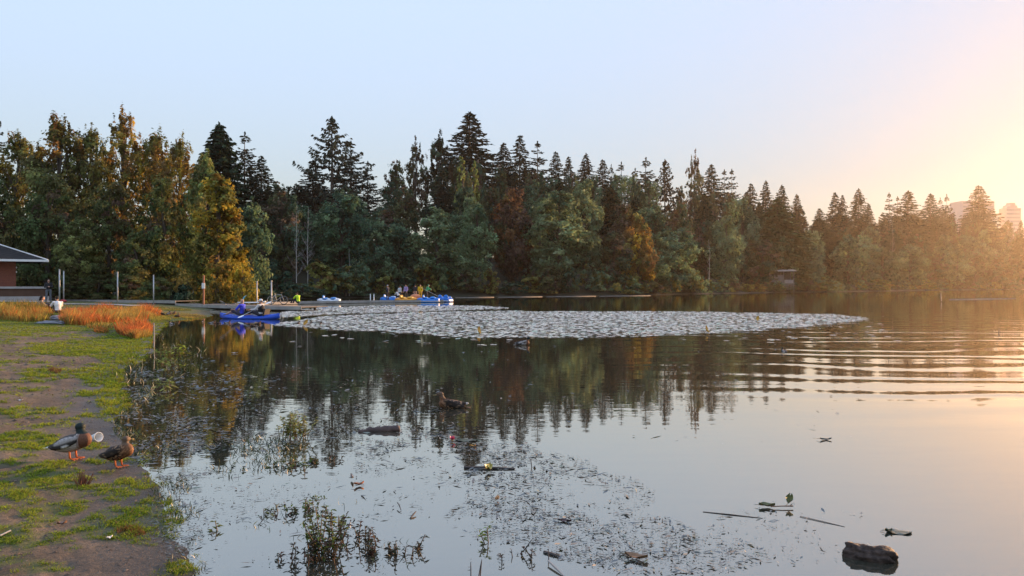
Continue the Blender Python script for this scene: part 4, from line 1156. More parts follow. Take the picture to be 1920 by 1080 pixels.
def paddle(label, a, b, bl):
    a, b = Vector(a), Vector(b); o = empty('paddle', a.lerp(b, .5), 0, label, 'paddle'); c = a.lerp(b, .5)
    MB().tube([a - c, b - c], [.016, .016], 6).build('shaft', M['steel'], o)
    for e, sgn in ((a, -1), (b, 1)):
        t = (b - a).normalized() * sgn; p = e - c
        MB().tube([p, p + t * .12, p + t * .34, p + t * .45], [.02, .085, .09, .03], 10, flat=.16).build('blade', bl, o)
paddle('paddle held low by the front paddler in blue', kpt(.82, -.70, .10), kpt(.80, .85, .75), M['white'])
paddle('paddle of the capped rear paddler, white blade raised behind', kpt(-.22, .85, .22), kpt(-.26, -1.05, .72), M['white'])

# ---------------------------------------------------------------- pedal boats
def pedal_boat(px, d, rz, hullc, seatc, label, L=2.25, z=0):
    o = empty('pedal_boat', (xat(px, d), d, z), rz, label, 'pedal boat', 'pedal boats at the floating dock')
    hm = plain('boat_plastic', hullc, .4, .06, 2); sm = plain('boat_seat_plastic', seatc, .45, .06, 2)
    rings = []
    for t in np.linspace(-1, 1, 17):
        hw = .72 * (1 - abs(t) ** 4.5 * .55); top = .40 + .07 * math.cos(t * 9.0) + .06 * abs(t) ** 4; bot = -.12 + .22 * abs(t) ** 5
        rings.append([(t * L / 2, hw * (1 if abs(math.cos(a)) < .2 else math.copysign(abs(math.cos(a)) ** .45, math.cos(a)) / 1) if abs(math.cos(a)) > .2 else 0.0 + hw * math.cos(a),
                       bot + (top - bot) * (.5 + .5 * math.copysign(abs(math.sin(a)) ** .6, math.sin(a)))) for a in np.linspace(0, 2 * math.pi, 20, endpoint=False)])
    MB().loft(rings).build('hull', hm, o, True)
    rim = [(t * L / 2 * 1.01, .735 * (1 - abs(t) ** 4.5 * .55), .12) for t in np.linspace(-1, 1, 15)]
    ring2 = rim + [(x, -y, q) for x, y, q in rim[::-1]]
    MB().tube(ring2 + [ring2[0]], [.035] * (len(ring2) + 1), 6).build('bumper_rim', M['white'], o, True)
    for yy in (-.34, .34):
        MB().ell((-.30, yy, .44), (.26, .25, .10), 10, 6).ell((-.52, yy, .56), (.10, .25, .20), 10, 6).build('seat', sm, o, True)
        MB().ell((.42, yy, .46), (.30, .2, .12), 10, 6).build('pedal_cover', sm, o, True)
    MB().tube([(.1, 0, .42), (.12, 0, .62)], [.02, .02], 6).build('steering_lever', M['black'], o)
    return o
Bl, Yl = (.015, .19, .62), (.72, .30, .02)
pedal_boat(617, 74.5, R(8), (.62, .66, .70), (.12, .32, .68), 'white pedal boat with blue seats, moored alone left of the posts', 2.2)
pedal_boat(730, 83.6, R(4), Bl, (.3, .5, .8), 'blue pedal boat half hidden behind the dock at its left', 1.9)
pedal_boat(762, 79.2, R(-3), Yl, (.78, .42, .05), 'yellow pedal boat, the only yellow one', 2.25)
pedal_boat(803.5, 79.0, R(4), Bl, (.05, .28, .72), 'blue pedal boat moored right of the yellow one', 2.25)
pedal_boat(834.5, 80.5, R(70), (.01, .15, .55), (.02, .2, .62), 'deeper blue pedal boat at the end of the row', 1.7)
mb = MB().ell((xat(779, 81), 81, .55), (.55, .3, .28), 12, 8)
tag(mb.build('gear_pile', plain('orange_bag', (.62, .25, .12), .6)), 'small heap of orange and pink gear on the dock between boats', 'gear')

# ---------------------------------------------------------------- bicycle
def bicycle():
    c = gp(520, 571.6, ZB); o = empty('bicycle', (c[0], c[1], ZB + .02), R(-8), 'grey bicycle with dark wheels standing on the boardwalk', 'bicycle')
    wb, r = .50, .31
    fr = plain('bike_paint', (.42, .42, .42), .35, .05, 2, .5)
    for sx in (-1, 1):
        pts = [(sx * wb + r * math.cos(a), 0, r + .02 + r * math.sin(a)) for a in np.linspace(0, 2 * math.pi, 25)]
        w = MB().tube(pts, [.024] * 25, 6, cap=False).build('tyre', M['black'], o, True)
        pts = [(sx * wb + (r - .03) * math.cos(a), 0, r + .02 + (r - .03) * math.sin(a)) for a in np.linspace(0, 2 * math.pi, 25)]
        MB().tube(pts, [.012] * 25, 5, cap=False).build('rim', M['steel'], w)
        sp = MB()
        for k in range(12): a = k * math.pi / 6; sp.bar((sx * wb, 0, r + .02), (sx * wb + (r - .04) * math.cos(a), 0, r + .02 + (r - .04) * math.sin(a)), .0025, 3)
        sp.build('spokes', M['steel'], w)
    bb, st, hd, hb = (-.06, 0, .28), (-.17, 0, .72), (.32, 0, .74), (.36, 0, .62)
    f = MB()
    for a, b in ((bb, st), (st, hd), (bb, hb), (bb, (-wb, 0, r + .02)), (st, (-wb, 0, r + .02)), (hd, hb), (hb, (wb, 0, r + .02))): f.bar(a, b, .02)
    f.build('frame', fr, o, True)
    MB().tube([(-.17, 0, .72), (-.19, 0, .84)], [.014, .014], 6).build('seat_post', M['steel'], o)
    MB().ell((-.19, 0, .86), (.14, .065, .03), 10, 6).build('saddle', M['black'], o, True)
    MB().tube([(.32, 0, .74), (.30, 0, .88), (.34, -.25, .90), (.28, -.30, .90)], [.014] * 4, 6).tube([(.30, 0, .88), (.34, .25, .90), (.28, .30, .90)], [.014] * 3, 6).build('handlebar', M['black'], o)
    MB().bar((-.06, -.09, .16), (-.06, .09, .40), .012).build('crank', M['steel'], o)
bicycle()
# paddle board and blue paddle on the deck
c = gp(468, 570.2, ZB)
pb = empty('paddle_board', (c[0], c[1] + .5, ZB + .1), R(3), 'white paddle board lying on the boardwalk left of the bicycle', 'paddle board')
MB().loft([[(t * 1.1, .36 * math.sqrt(max(.001, 1 - abs(t) ** 2.4)) * math.cos(a), .06 * math.sin(a) + .09 * max(0, t) ** 3) for a in np.linspace(0, 2 * math.pi, 12, endpoint=False)] for t in np.linspace(-1, 1, 13)]).build('board', M['white'], pb, True)
MB().add([(.75, 0, .1), (1.0, 0, .1), (.86, 0, .22), (.75, .02, .1), (1.0, .02, .1), (.86, .02, .22)], [(0, 1, 2), (5, 4, 3), (0, 3, 4, 1), (1, 4, 5, 2), (2, 5, 3, 0)]).build('fin', M['black'], pb)
c = gp(455, 570, ZB)
bf = empty('upright_paddle', (c[0], c[1], ZB + .02), R(10), 'bright blue curved fin-shaped paddle blade standing on the boardwalk', 'paddle')
MB().tube([(-.06, 0, 0), (0, 0, .28), (.10, 0, .52), (.30, 0, .66)], [.07, .15, .13, .02], 10, flat=.22).build('blade', plain('cyan_plastic', (.02, .30, .62), .4), bf, True)
MB().tube([(-.08, 0, .0), (-.6, .1, .02)], [.018, .018], 6).build('shaft', M['steel'], bf)

# ---------------------------------------------------------------- ducks
DR = dict(grey=(.34, .30, .27), chest=(.135, .06, .034), head=(.012, .022, .02), white=(.75, .73, .70), black=(.012, .012, .014), brown=(.10, .075, .055))
def drake_cols(co):
    x, y, z = co[:, 0], co[:, 1], co[:, 2]
    ax = x * .94 + z * .34
    C = np.tile(np.array(DR['grey']), (len(co), 1))
    n = 1 + .25 * np.sin(z * 300 + x * 90)
    C *= n[:, None]
    C[x > .105] = DR['chest']; m = (x > .085) & (x <= .105); C[m] = (np.array(DR['grey']) + np.array(DR['chest'])) / 2
    C[(x < -.12)] = DR['black']; C[(x < -.185)] = DR['white']
    C[(z > .150) & (x < .07) & (np.abs(y) < .045)] = (.06, .05, .045)
    hd = (z > .238)
    C[hd] = DR['head']
    return C
def hen_cols(co):
    x, y, z = co[:, 0], co[:, 1], co[:, 2]
    n = vnoise(x * 75 + 50, z * 95 + np.abs(y) * 60 + 50, 3)
    dark, tan = np.array((.030, .019, .013)), np.array((.26, .15, .08))
    C = dark[None] + (tan - dark)[None] * (sstep(.5, .72, n))[:, None]
    ch = sstep(.06, .17, x)[:, None] * .85; C = C * (1 - ch) + (np.array((.24, .105, .045))[None] * (.55 + .6 * n[:, None])) * ch
    h = z > .24; C[h] = np.array((.13, .085, .055)) * (.7 + .5 * n[h])[:, None]
    C[(x < -.19)] = (.5, .45, .4)
    return C
def duck_meshes(kind):
    body = [('e', (0.0, 0, .145), (.165, .082, .078), (0, R(-13), 0)), ('e', (.10, 0, .18), (.085, .07, .075)), ('c', (-.12, 0, .118), .05, (-.21, 0, .098), .016)]
    if 'swim' in kind: body = [('e', (0.0, 0, .135), (.18, .088, .068), (0, R(-3), 0)), ('e', (.10, 0, .15), (.085, .072, .066)), ('c', (-.12, 0, .138), .045, (-.215, 0, .155), .014)]
    if kind == 'drake':
        neck = [('c', (.105, 0, .21), .048, (.075, .01, .265), .036), ('e', (.072, .018, .292), (.044, .046, .038)), ('e', (.066, .05, .286), (.026, .03, .024))]
        bill = ((.062, .068, .284), (.05, .115, .270))
    elif kind == 'hen':
        neck = [('c', (.10, 0, .21), .046, (.095, .0, .268), .032), ('e', (.098, .008, .290), (.034, .042, .034)), ('e', (.103, .04, .284), (.022, .028, .021))]
        bill = ((.105, .055, .282), (.112, .105, .272))
    else:
        neck = [('c', (.125, 0, .19), .045, (.15, 0, .25), .032), ('e', (.165, 0, .278), (.046, .034, .034)), ('e', (.195, 0, .272), (.028, .023, .022))]
        bill = ((.21, 0, .270), (.265, 0, .258))
    fn = drake_cols if kind in ('drake', 'swim_drake') else hen_cols
    return fuse('body', body + neck, .0055, M['feather'], fn, 5), bill
def wing_mesh(side, kind):
    mb = MB(); rings = []
    for i, t in enumerate(np.linspace(0, 1, 11)):
        x = .095 - .285 * t; zc = .188 - .078 * t - .012 * math.sin(t * 3.1)
        hh = .048 * (math.sin(math.pi * min(1, t * .92 + .08)) ** .6) * (1 - .45 * t) + .003
        yo = (.078 * math.sin(math.pi * min(1, .25 + t * .62)) ** .8 + .006)
        rings.append([(x, side * (yo + .007 * math.cos(a)), zc + hh * math.sin(a) * .9 + (.012 if math.cos(a) < 0 else 0)) for a in np.linspace(0, 2 * math.pi, 12, endpoint=False)])
    mb.loft(rings)
    me = mb.mesh('wing', M['feather'], True)
    co = np.array([v.co[:] for v in me.vertices]); x, z = co[:, 0], co[:, 2]
    if kind == 'drake':
        C = np.tile(np.array((.30, .27, .245)), (len(co), 1)); t = (.095 - x) / .285; zc = .188 - .078 * t
        C[(z < zc + .004)] = (.03, .026, .024); C[t > .72] = (.035, .03, .028); C[(t > .3) & (t < .4) & (z < zc - .02)] = (.65, .63, .62)
    else:
        n = vnoise(x * 70 + 9, z * 130 + 9, 5); C = np.array((.022, .015, .011))[None] + np.array((.20, .125, .07))[None] * sstep(.6, .85, n)[:, None]
    set_cols(me, C); return me
def leg_mesh(x, y):
    mb = MB(); mb.tube([(x - .01, y, .11), (x - .012, y, .06), (x - .006, y, .012)], [.014, .008, .0075], 6)
    for a in (-.5, 0, .5):
        e = (x + .062 * math.cos(a), y + .062 * math.sin(a), .006); mb.tube([(x - .006, y, .012), e], [.007, .004], 5)
    mb.add([(x, y, .008), (x + .055 * math.cos(.5), y - .055 * math.sin(.5), .005), (x + .058, y, .005), (x + .055 * math.cos(.5), y + .055 * math.sin(.5), .005)], [(0, 1, 2), (0, 2, 3)])
    return mb.mesh('leg', M['orange_skin'], True)
DM = {}
BILL = plain('duck_bill', (.20, .15, .04), .5, .1, 20)
for k in ('drake', 'hen', 'swim_hen', 'swim_drake'):
    b, bl = duck_meshes(k); wk = 'drake' if 'drake' in k else 'hen'
    mbil = MB().tube([bl[0], tuple(Vector(bl[0]).lerp(Vector(bl[1]), .6)), bl[1]], [.017, .014, .011], 8, flat=.5).mesh('bill', BILL, True)
    tl = MB()
    for q in (-.5, -.25, 0, .25, .5): tl.tube([(-.19, q * .03, .105), (-.25, q * .06, .098 + abs(q) * .01)], [.012, .004], 5, flat=.35)
    DM[k] = [('body', b), ('wing', wing_mesh(1, wk)), ('wing', wing_mesh(-1, wk)), ('bill', mbil),
             ('tail_feathers', tl.mesh('tail_feathers', plain('pale_feather', (.55, .52, .48) if wk == 'drake' else (.22, .16, .11), .7), True))]
    if 'swim' not in k: DM[k] += [('leg', leg_mesh(.03, .035)), ('leg', leg_mesh(.015, -.035))]
def duck(kind, loc, rz, label, group=None, sc=1.0, pitch=0.0):
    o = empty('mallard_duck', loc, rz, label, 'duck', group); o.scale = (sc,) * 3; o.rotation_euler = (0, pitch, rz)
    for n, me in DM[kind]: link(n, me, o)
    return o
g = ground_at(134, 862); duck('drake', (g[0], g[1], g[2] + .004), R(-4), 'drake with dark head, chestnut breast and orange feet standing on mud', None, 1.02)
g = ground_at(220, 876); duck('hen', (g[0], g[1], max(g[2], 0) + .004), R(-14), 'brown speckled hen duck standing at the water edge beside the drake', None, .86)
g = gp(848, 764); duck('swim_hen', (g[0], g[1], -.095), R(176), 'brown hen duck swimming alone on open dark water', None, .98, 0)
g = gp(980, 647); duck('swim_drake', (g[0], g[1], -.085), R(4), 'small dark duck swimming just before the lily pads', None, 1.0)
g = gp(1471, 659); duck('swim_drake', (g[0], g[1], -.09), R(100), 'tiny dark duck seen end-on far right of the lily pads', None, .6)
SW = [(381, 604, 'swim_hen', 100, 'duck with raised neck, leftmost of the flock by the kayak'), (397, 606, 'swim_drake', 20, 'dark duck second from the left in the flock by the kayak'),
      (408, 607, 'swim_hen', 200, 'duck at the middle of the flock by the kayak'), (426, 606, 'swim_drake', 10, 'dark duck below the bow of the kayak'),
      (474, 612, 'swim_hen', 170, 'brown duck nearest the camera in the flock by the kayak'), (483, 608, 'swim_hen', 30, 'brown duck just below the rear paddler'),
      (556, 608, 'swim_hen', 15, 'brown duck resting on the left tip of the lily pads'), (588, 606, 'swim_drake', 190, 'dark duck among the first lily pads'),
      (597, 609, 'swim_drake', 10, 'dark duck at the front edge of the first lily pads'), (322, 608, 'swim_drake', 160, 'duck dabbling close to the grassy spit')]
for px, py, k, rz, lab in SW:
    g = gp(px, py); duck(k, (g[0], g[1], -.085), R(rz), lab, 'ducks around the kayak and lily pads', .72)
for px, py, k, rz, lab in [(291, 593, 'hen', 10, 'duck resting on the spit at the end of the orange plants'), (305, 592.5, 'hen', 200, 'brown duck second along the grassy spit'),
                           (316, 592, 'drake', 30, 'drake third along the grassy spit'), (326, 591, 'hen', 60, 'upright duck at the right end of the row on the spit')]:
    g = ground_at(px, py); duck(k, (g[0], g[1], g[2]), R(rz), lab, 'ducks resting on the grassy spit', .75)
g = gp(331, 597.5); duck('hen', (g[0], g[1], -.02), R(0), 'pale duck at the tip of the spit by the water', 'ducks resting on the grassy spit', .95)

# paper cup
g = ground_at(179, 829)
cup = empty('paper_cup', (g[0], g[1], g[2] + .048), 0, 'white paper cup lying on its side behind the drake', 'cup')
cup.rotation_euler = (0, R(78), R(-30))
ro, ri, rg = [], [], np.linspace(0, 2 * math.pi, 24, endpoint=False)
prof = [(.030, -.055), (.046, .055), (.049, .057), (.046, .059), (.043, .056), (.028, -.045)]
MB().loft([[(r * math.cos(a), r * math.sin(a), z) for a in rg] for r, z in prof]).build('cup_wall', M['white'], cup, True)
MB().add([(.0285 * math.cos(a), .0285 * math.sin(a), -.044) for a in rg], [tuple(range(24))]).build('cup_base', plain('stained_paper', (.5, .38, .26), .7), cup)

# ================================================================ PLANTS ON SHORE AND WATER
def blades(P, H, W, lean, C0, C1, seg=2):
    """curved tapering blades: P roots (n,3), H heights, W widths, lean (n,2) tip offset; colour root C0 to tip C1"""
    n = len(P); a = rng.uniform(0, 2 * np.pi, n)
    S = np.stack([np.cos(a), np.sin(a), np.zeros(n)], -1) * (W / 2)[:, None]
    mid = P + np.stack([lean[:, 0] * .35, lean[:, 1] * .35, H * .55], -1)
    tip = P + np.stack([lean[:, 0], lean[:, 1], H], -1)
    V = np.stack([P - S, P + S, mid + S * .75, tip + S * .12, tip - S * .12, mid - S * .75], axis=1)
    C = np.stack([C0, C0, (C0 + C1) / 2, C1, C1, (C0 + C1) / 2], axis=1)
    return V.reshape(-1, 3), C.reshape(-1, 3)

rng = np.random.default_rng(99)
# ---------------------------------------------------------------- short mossy grass on the mud
N = 620000
u = rng.uniform(0, 1, N); rad = 3.9 * (46 / 3.9) ** u
an = np.radians(rng.uniform(-41, -15, N))
x, y = rad * np.sin(an), rad * np.cos(an)
g = green_mask(x, y); z = hfun(x, y)
clump = fbm(x * 9, y * 9, 31, 2)
keep = (z > -.004) & (rng.uniform(0, 1, N) < g * np.clip((clump - .33) * 4, .05, 1))
x, y, z, rad, g = x[keep], y[keep], z[keep], rad[keep], g[keep]; n = len(x)
sz = np.clip(rad / 7, .7, 3.0)
H = rng.uniform(.008, .024, n) * (.7 + .5 * g) * np.clip(sz, .8, 1.7); W = .0055 * sz * rng.uniform(.7, 1.4, n)
hue = fbm(x * 1.1, y * 1.1, 77, 3)[:, None]
c1 = np.array((.11, .19, .022)) * (1 - hue) + np.array((.30, .33, .04)) * hue
c1 = c1 * rng.uniform(.65, 1.3, (n, 1)); dry = rng.uniform(size=n) < .06; c1[dry] = (.26, .18, .08)
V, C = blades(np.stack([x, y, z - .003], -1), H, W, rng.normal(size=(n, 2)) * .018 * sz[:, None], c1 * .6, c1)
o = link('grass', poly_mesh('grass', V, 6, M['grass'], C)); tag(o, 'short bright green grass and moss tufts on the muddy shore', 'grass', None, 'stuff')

N = 26000
u = rng.uniform(0, 1, N); rad = 3.9 * (26 / 3.9) ** u
an = np.radians(rng.uniform(-41, -15, N)); x, y = rad * np.sin(an), rad * np.cos(an)
z = hfun(x, y); keep = (z > .004) & (rng.uniform(size=N) < np.clip((fbm(x * 3, y * 3, 51, 3) - .38) * 5, .05, 1)); x, y, z, rad = x[keep], y[keep], z[keep], rad[keep]; n = len(x)
s_ = rng.gamma(1.6, .0042, n).clip(.002, .022) * np.clip(rad / 8, .8, 2.2)
oc = np.array([(1, 0, 0), (0, 1, 0), (-1, 0, 0), (0, -1, 0), (0, 0, 1)], float)
Pn = np.stack([x, y, z - .001], -1)[:, None, :] + oc[None] * s_[:, None, None] * rng.uniform(.5, 1.3, (n, 5, 1)) * np.array((1, 1, .6))
V = Pn[:, [0, 1, 4, 1, 2, 4, 2, 3, 4, 3, 0, 4]].reshape(-1, 3)
C = np.repeat(np.array((.115, .082, .054))[None] * rng.uniform(.45, 1.5, (n, 1)), 4, axis=0)
o = link('mud_clods', poly_mesh('mud_clods', V, 3, M['vcol'], C)); tag(o, 'loose crumbs and small clods of brown mud on the shore', 'mud', None, 'stuff')

# ---------------------------------------------------------------- orange and golden shore plants
def patch(name, ells, n, h, cols, label, wid=.014):
    P = []
    while len(P) < n:
        cx, cy, rx, ry = ells[rng.integers(len(ells))]
        a = rng.uniform(0, 6.28); q = math.sqrt(rng.uniform())
        P.append((cx + rx * q * math.cos(a), cy + ry * q * math.sin(a)))
    P = np.array(P)
    pts = np.array([gp(px, py, .12) for px, py in P]); zz = hfun(pts[:, 0], pts[:, 1])
    k = zz > .0; pts, zz = pts[k], zz[k]; n = len(pts)
    cl = fbm(pts[:, 0] * .9, pts[:, 1] * .9, 15, 3); cl2 = fbm(pts[:, 0] * .55 + 40, pts[:, 1] * .55, 16, 3)
    cl3 = fbm(pts[:, 0] * 3.2, pts[:, 1] * 3.2, 18, 2)
    hh = h * np.clip(.1 + 1.3 * cl + .9 * (cl3 - .5), .15, 1.4) * rng.uniform(.45, 1.1, n)
    idx = np.clip(((cl2 - .3) / .4 * len(cols) + rng.normal(size=n) * .6), 0, len(cols) - 1).astype(int)
    c = np.array(cols)[idx] * rng.uniform(.5, 1.15, (n, 1)) * (.6 + .75 * cl3[:, None])
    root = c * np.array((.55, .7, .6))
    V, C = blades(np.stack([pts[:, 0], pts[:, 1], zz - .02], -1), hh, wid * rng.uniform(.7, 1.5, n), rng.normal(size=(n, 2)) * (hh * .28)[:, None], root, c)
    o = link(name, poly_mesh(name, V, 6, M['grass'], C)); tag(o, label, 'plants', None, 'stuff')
RO, OR_, GD_, YG, DGR = (.42, .11, .045), (.48, .18, .06), (.40, .27, .08), (.28, .25, .06), (.09, .11, .03)
patch('shore_plants', [(15, 598, 28, 9), (45, 600, 32, 9), (75, 600, 24, 8), (20, 590, 40, 7), (60, 590, 30, 6)], 13000, .52, [DGR, GD_, YG, OR_, GD_], 'golden and orange clumps of shore plants at the left edge')
patch('shore_plants', [(150, 602, 34, 9), (190, 597, 45, 9), (235, 593, 50, 7), (275, 590, 28, 5), (130, 604, 18, 7)], 17000, .50, [GD_, OR_, RO, RO, OR_], 'long bed of red-orange shore plants before the boardwalk')
patch('shore_plants', [(248, 618, 30, 10), (265, 620, 20, 7), (252, 625, 12, 5)], 7000, .42, [OR_, RO, OR_, GD_], 'rounded orange clump standing forward at the water edge')
patch('shore_plants', [(188, 612, 26, 5), (190, 620, 14, 3)], 1500, .16, [GD_, DGR, OR_], 'low brownish tufts in front of the orange bed')
patch('spit_grass', [(330, 590, 45, 4), (365, 592, 25, 2.5), (300, 596, 20, 4)], 6000, .16, [YG, GD_, (.2, .16, .07)], 'dry straw-coloured grass on the low spit')
patch('spit_grass', [(160, 580, 170, 4), (300, 580, 60, 3), (60, 579, 80, 3)], 7000, .14, [YG, DGR, (.16, .17, .05)], 'rough grass strip between the path and the orange bed')

# flat grey stones at the edge of the orange bed
def rock(name, px, py, L, Wd, Ht, mat, label, seed, rz=0, sink=.3, onwater=False, cat='rock'):
    g = gp(px, py) + (0,) if onwater else ground_at(px, py)
    mb = MB().ell((0, 0, 0), (1, 1, 1), 56, 34)
    v = np.array([tuple(p) for p in mb.v]); rs = np.random.default_rng(seed)
    n = fbm(v[:, 0] * 1.3 + seed, v[:, 1] * 1.3 + v[:, 2] * 1.7, seed, 3) - .5
    n2 = fbm(v[:, 0] * 4 + seed, v[:, 1] * 4 + v[:, 2] * 5, seed + 5, 3) - .5
    n3 = np.abs(fbm(v[:, 0] * 2.2 + seed, v[:, 1] * 5 + v[:, 2] * 5, seed + 9, 4) - .5)
    v = v * (1 + n[:, None] * .9 + n2[:, None] * .4 - n3[:, None] * .3)
    v = np.sign(v) * np.abs(v) ** .85 * np.array((L / 2, Wd / 2, Ht)); v[:, 2] += Ht * (1 - 2 * sink)
    mb.v = [tuple(p) for p in v]
    o = mb.build(name, mat, None, True, loc=(g[0], g[1], g[2] - (.0 if not onwater else .01)), rot=(0, 0, rz)); return tag(o, label, cat)
stone_m = plain('grey_stone', (.22, .22, .24), .8, .25, 6, bump=.5)
plant('sh', 1452, D0(1452) + 1.5, 534, 60, 'low bush in front of the wooden hut', None, 1, 'bush', 'waterside_bush')
rock('flat_stone', 98, 608, 1.15, .7, .10, stone_m, 'flat pale grey stone between the golden and orange plants', 3)
rock('flat_stone', 106, 601, .6, .5, .16, stone_m, 'darker upright stone behind the flat pale stone', 5)
def rock_mat():
    m = plain('wet_rock', (.060, .042, .033), .75, .75, 30, bump=1.0, spec=.2); return m
rock('rock', 1630, 1044, .275, .20, .074, rock_mat(), 'lumpy brown rock half sunk in the shallows at lower right', 11, R(-36), .40, True)
# short sunken log
lg = gp(711, 809); mbl = MB(); rr = np.random.default_rng(4)
pts, rad = [], []
for t in np.linspace(0, 1, 12):
    pts.append(((t - .5) * .46, .03 * math.sin(t * 3) + rr.normal() * .005, .012 + .022 * t + rr.normal() * .004)); rad.append((.030 + .026 * t + rr.normal() * .007) * (1 if .05 < t < .97 else .55))
o = mbl.tube(pts, rad, 12).build('floating_log', plain('wet_bark', (.075, .045, .035), .6, .5, 14, bump=1.0), None, True, loc=(lg[0], lg[1], -.012), rot=(0, 0, R(8)))
tag(o, 'short brown log floating among weeds below the swimming duck', 'log')

# ---------------------------------------------------------------- lily pads
def in_poly(px, py, poly):
    c = np.zeros(len(px), bool); n = len(poly)
    for i in range(n):
        x1, y1 = poly[i]; x2, y2 = poly[(i + 1) % n]
        m = (y1 > py) != (y2 > py)
        with np.errstate(divide='ignore', invalid='ignore'): c ^= m & (px < (x2 - x1) * (py - y1) / ((y2 - y1) or 1e-9) + x1)
    return c
def w2p(x, y): return 960 + x / y * FPX, HZ + CH / y * FPX
POLY1 = [(508, 611), (540, 602), (600, 593.5), (700, 589.5), (800, 586.5), (950, 583.6), (1150, 583.8), (1300, 585), (1480, 587), (1580, 591), (1628, 598), (1600, 604.5), (1500, 613),
         (1420, 620), (1330, 626.5), (1200, 630.5), (1080, 633), (960, 632), (880, 633.5), (840, 632), (760, 626), (700, 622), (620, 620), (560, 615.5)]
POLY2 = [(470, 598), (500, 594), (545, 582), (620, 576), (700, 573.8), (850, 573), (920, 575), (955, 577.5), (915, 580), (830, 583), (700, 587), (600, 590.5), (540, 595), (500, 598.5)]
cand = []
xs = rng.uniform(-22, 34, 110000); ys = rng.uniform(24, 66, 110000)
wob = (fbm(xs * .5, ys * .5, 41, 3) - .5) * 7
px, py = w2p(xs, ys)
ok = in_poly(px, py + wob * 24 / ys, POLY1) | in_poly(px, py + wob * .3, POLY2)
xs, ys = xs[ok], ys[ok]
# thin out the overlaps
order = rng.permutation(len(xs)); cell = {}; sel = []
for i in order:
    cx, cy = int(xs[i] / .2), int(ys[i] / .2); good = True
    for a in (-1, 0, 1):
        for b in (-1, 0, 1):
            for j in cell.get((cx + a, cy + b), ()):
                if (xs[i] - xs[j]) ** 2 + (ys[i] - ys[j]) ** 2 < .115 ** 2: good = False; break
            if not good: break
        if not good: break
    if good: cell.setdefault((cx, cy), []).append(i); sel.append(i)
sel = np.array(sel); xs, ys = xs[sel], ys[sel]
stray = []
for k in range(90):                                   # loose pads straying round the edges
    a, b = gp(rng.uniform(1250, 1700), rng.uniform(590, 640)); stray.append((a, b))
for k in range(40): stray.append(gp(rng.uniform(520, 1100), rng.uniform(622, 650)))
xs = np.concatenate([xs, [p[0] for p in stray]]); ys = np.concatenate([ys, [p[1] for p in stray]])
n = len(xs)
KP = 9
def pad_shape(seed, curl):
    rs = np.random.default_rng(seed); v = [(0, 0, .006)]
    for k in range(KP):
        a = .28 + k * (2 * math.pi - .56) / (KP - 1); r = 1 + rs.normal() * .05
        v.append((math.cos(a) * r, math.sin(a) * r * .92, curl * (math.cos(a * 1.5 + seed) * .5 + .35) * .3 + .02))
    return np.array(v)
PS = [pad_shape(i, [0, .05, .15, .08, .6, 0][i]) for i in range(6)]
r0 = rng.uniform(.06, .125, n); kind = rng.choice(6, n, p=[.26, .24, .2, .2, .06, .04])
near = np.argsort(ys)[:300]; isnear = np.zeros(n, bool); isnear[near] = True
pcol = np.array((.26, .30, .13)) * rng.uniform(.7, 1.35, (n, 1)) * rng.uniform(.9, 1.1, (n, 3))
yl = rng.uniform(size=n) < (.05 + .06 * (ys > 42)); pcol[yl] = np.array((.38, .27, .06)) * rng.uniform(.6, 1.1, (yl.sum(), 1))
VV, CC = [], []
for i in np.where(~isnear)[0]:
    a = rng.uniform(0, 6.283); s = PS[kind[i]] * r0[i]; tx, ty = rng.normal(0, .05, 2)
    c_, s_ = math.cos(a), math.sin(a); X = s[:, 0] * c_ - s[:, 1] * s_; Y = s[:, 0] * s_ + s[:, 1] * c_
    P = np.stack([xs[i] + X, ys[i] + Y, s[:, 2] + .012 + np.abs(tx) * r0[i] + X * tx + np.abs(ty) * r0[i] + Y * ty], -1)
    for k in range(1, KP): VV += [P[0], P[k], P[k + 1]]
    CC += [pcol[i]] * (KP - 1)
o = link('lily_pads', poly_mesh('lily_pads', np.array(VV), 3, M['pad'], np.array(CC))); tag(o, 'broad raft of overlapping pale green lily pads across the lake', 'lily pads', None, 'stuff')
pm = []
for i in range(6):
    P = PS[i]; V = [];
    for k in range(1, KP): V += [P[0], P[k], P[k + 1]]
    for col in ((.25, .29, .12), (.28, .31, .14), (.40, .29, .07)): pm.append(poly_mesh('lily_pad', np.array(V), 3, M['pad'], np.tile(col, (KP - 1, 1))))
for i in near:
    o = link('lily_pad', pm[kind[i] * 3 + (2 if yl[i] else int(rng.integers(2)))], None, (xs[i], ys[i], .014), (rng.normal(0, .05), rng.normal(0, .05), rng.uniform(0, 6.28)), (r0[i],) * 3)
    tag(o, 'yellowed lily pad at the near edge of the raft' if yl[i] else 'single pale green lily pad at the near edge of the raft', 'lily pad', 'yellowed pads at the near edge of the raft' if yl[i] else 'pads at the near edge of the raft')

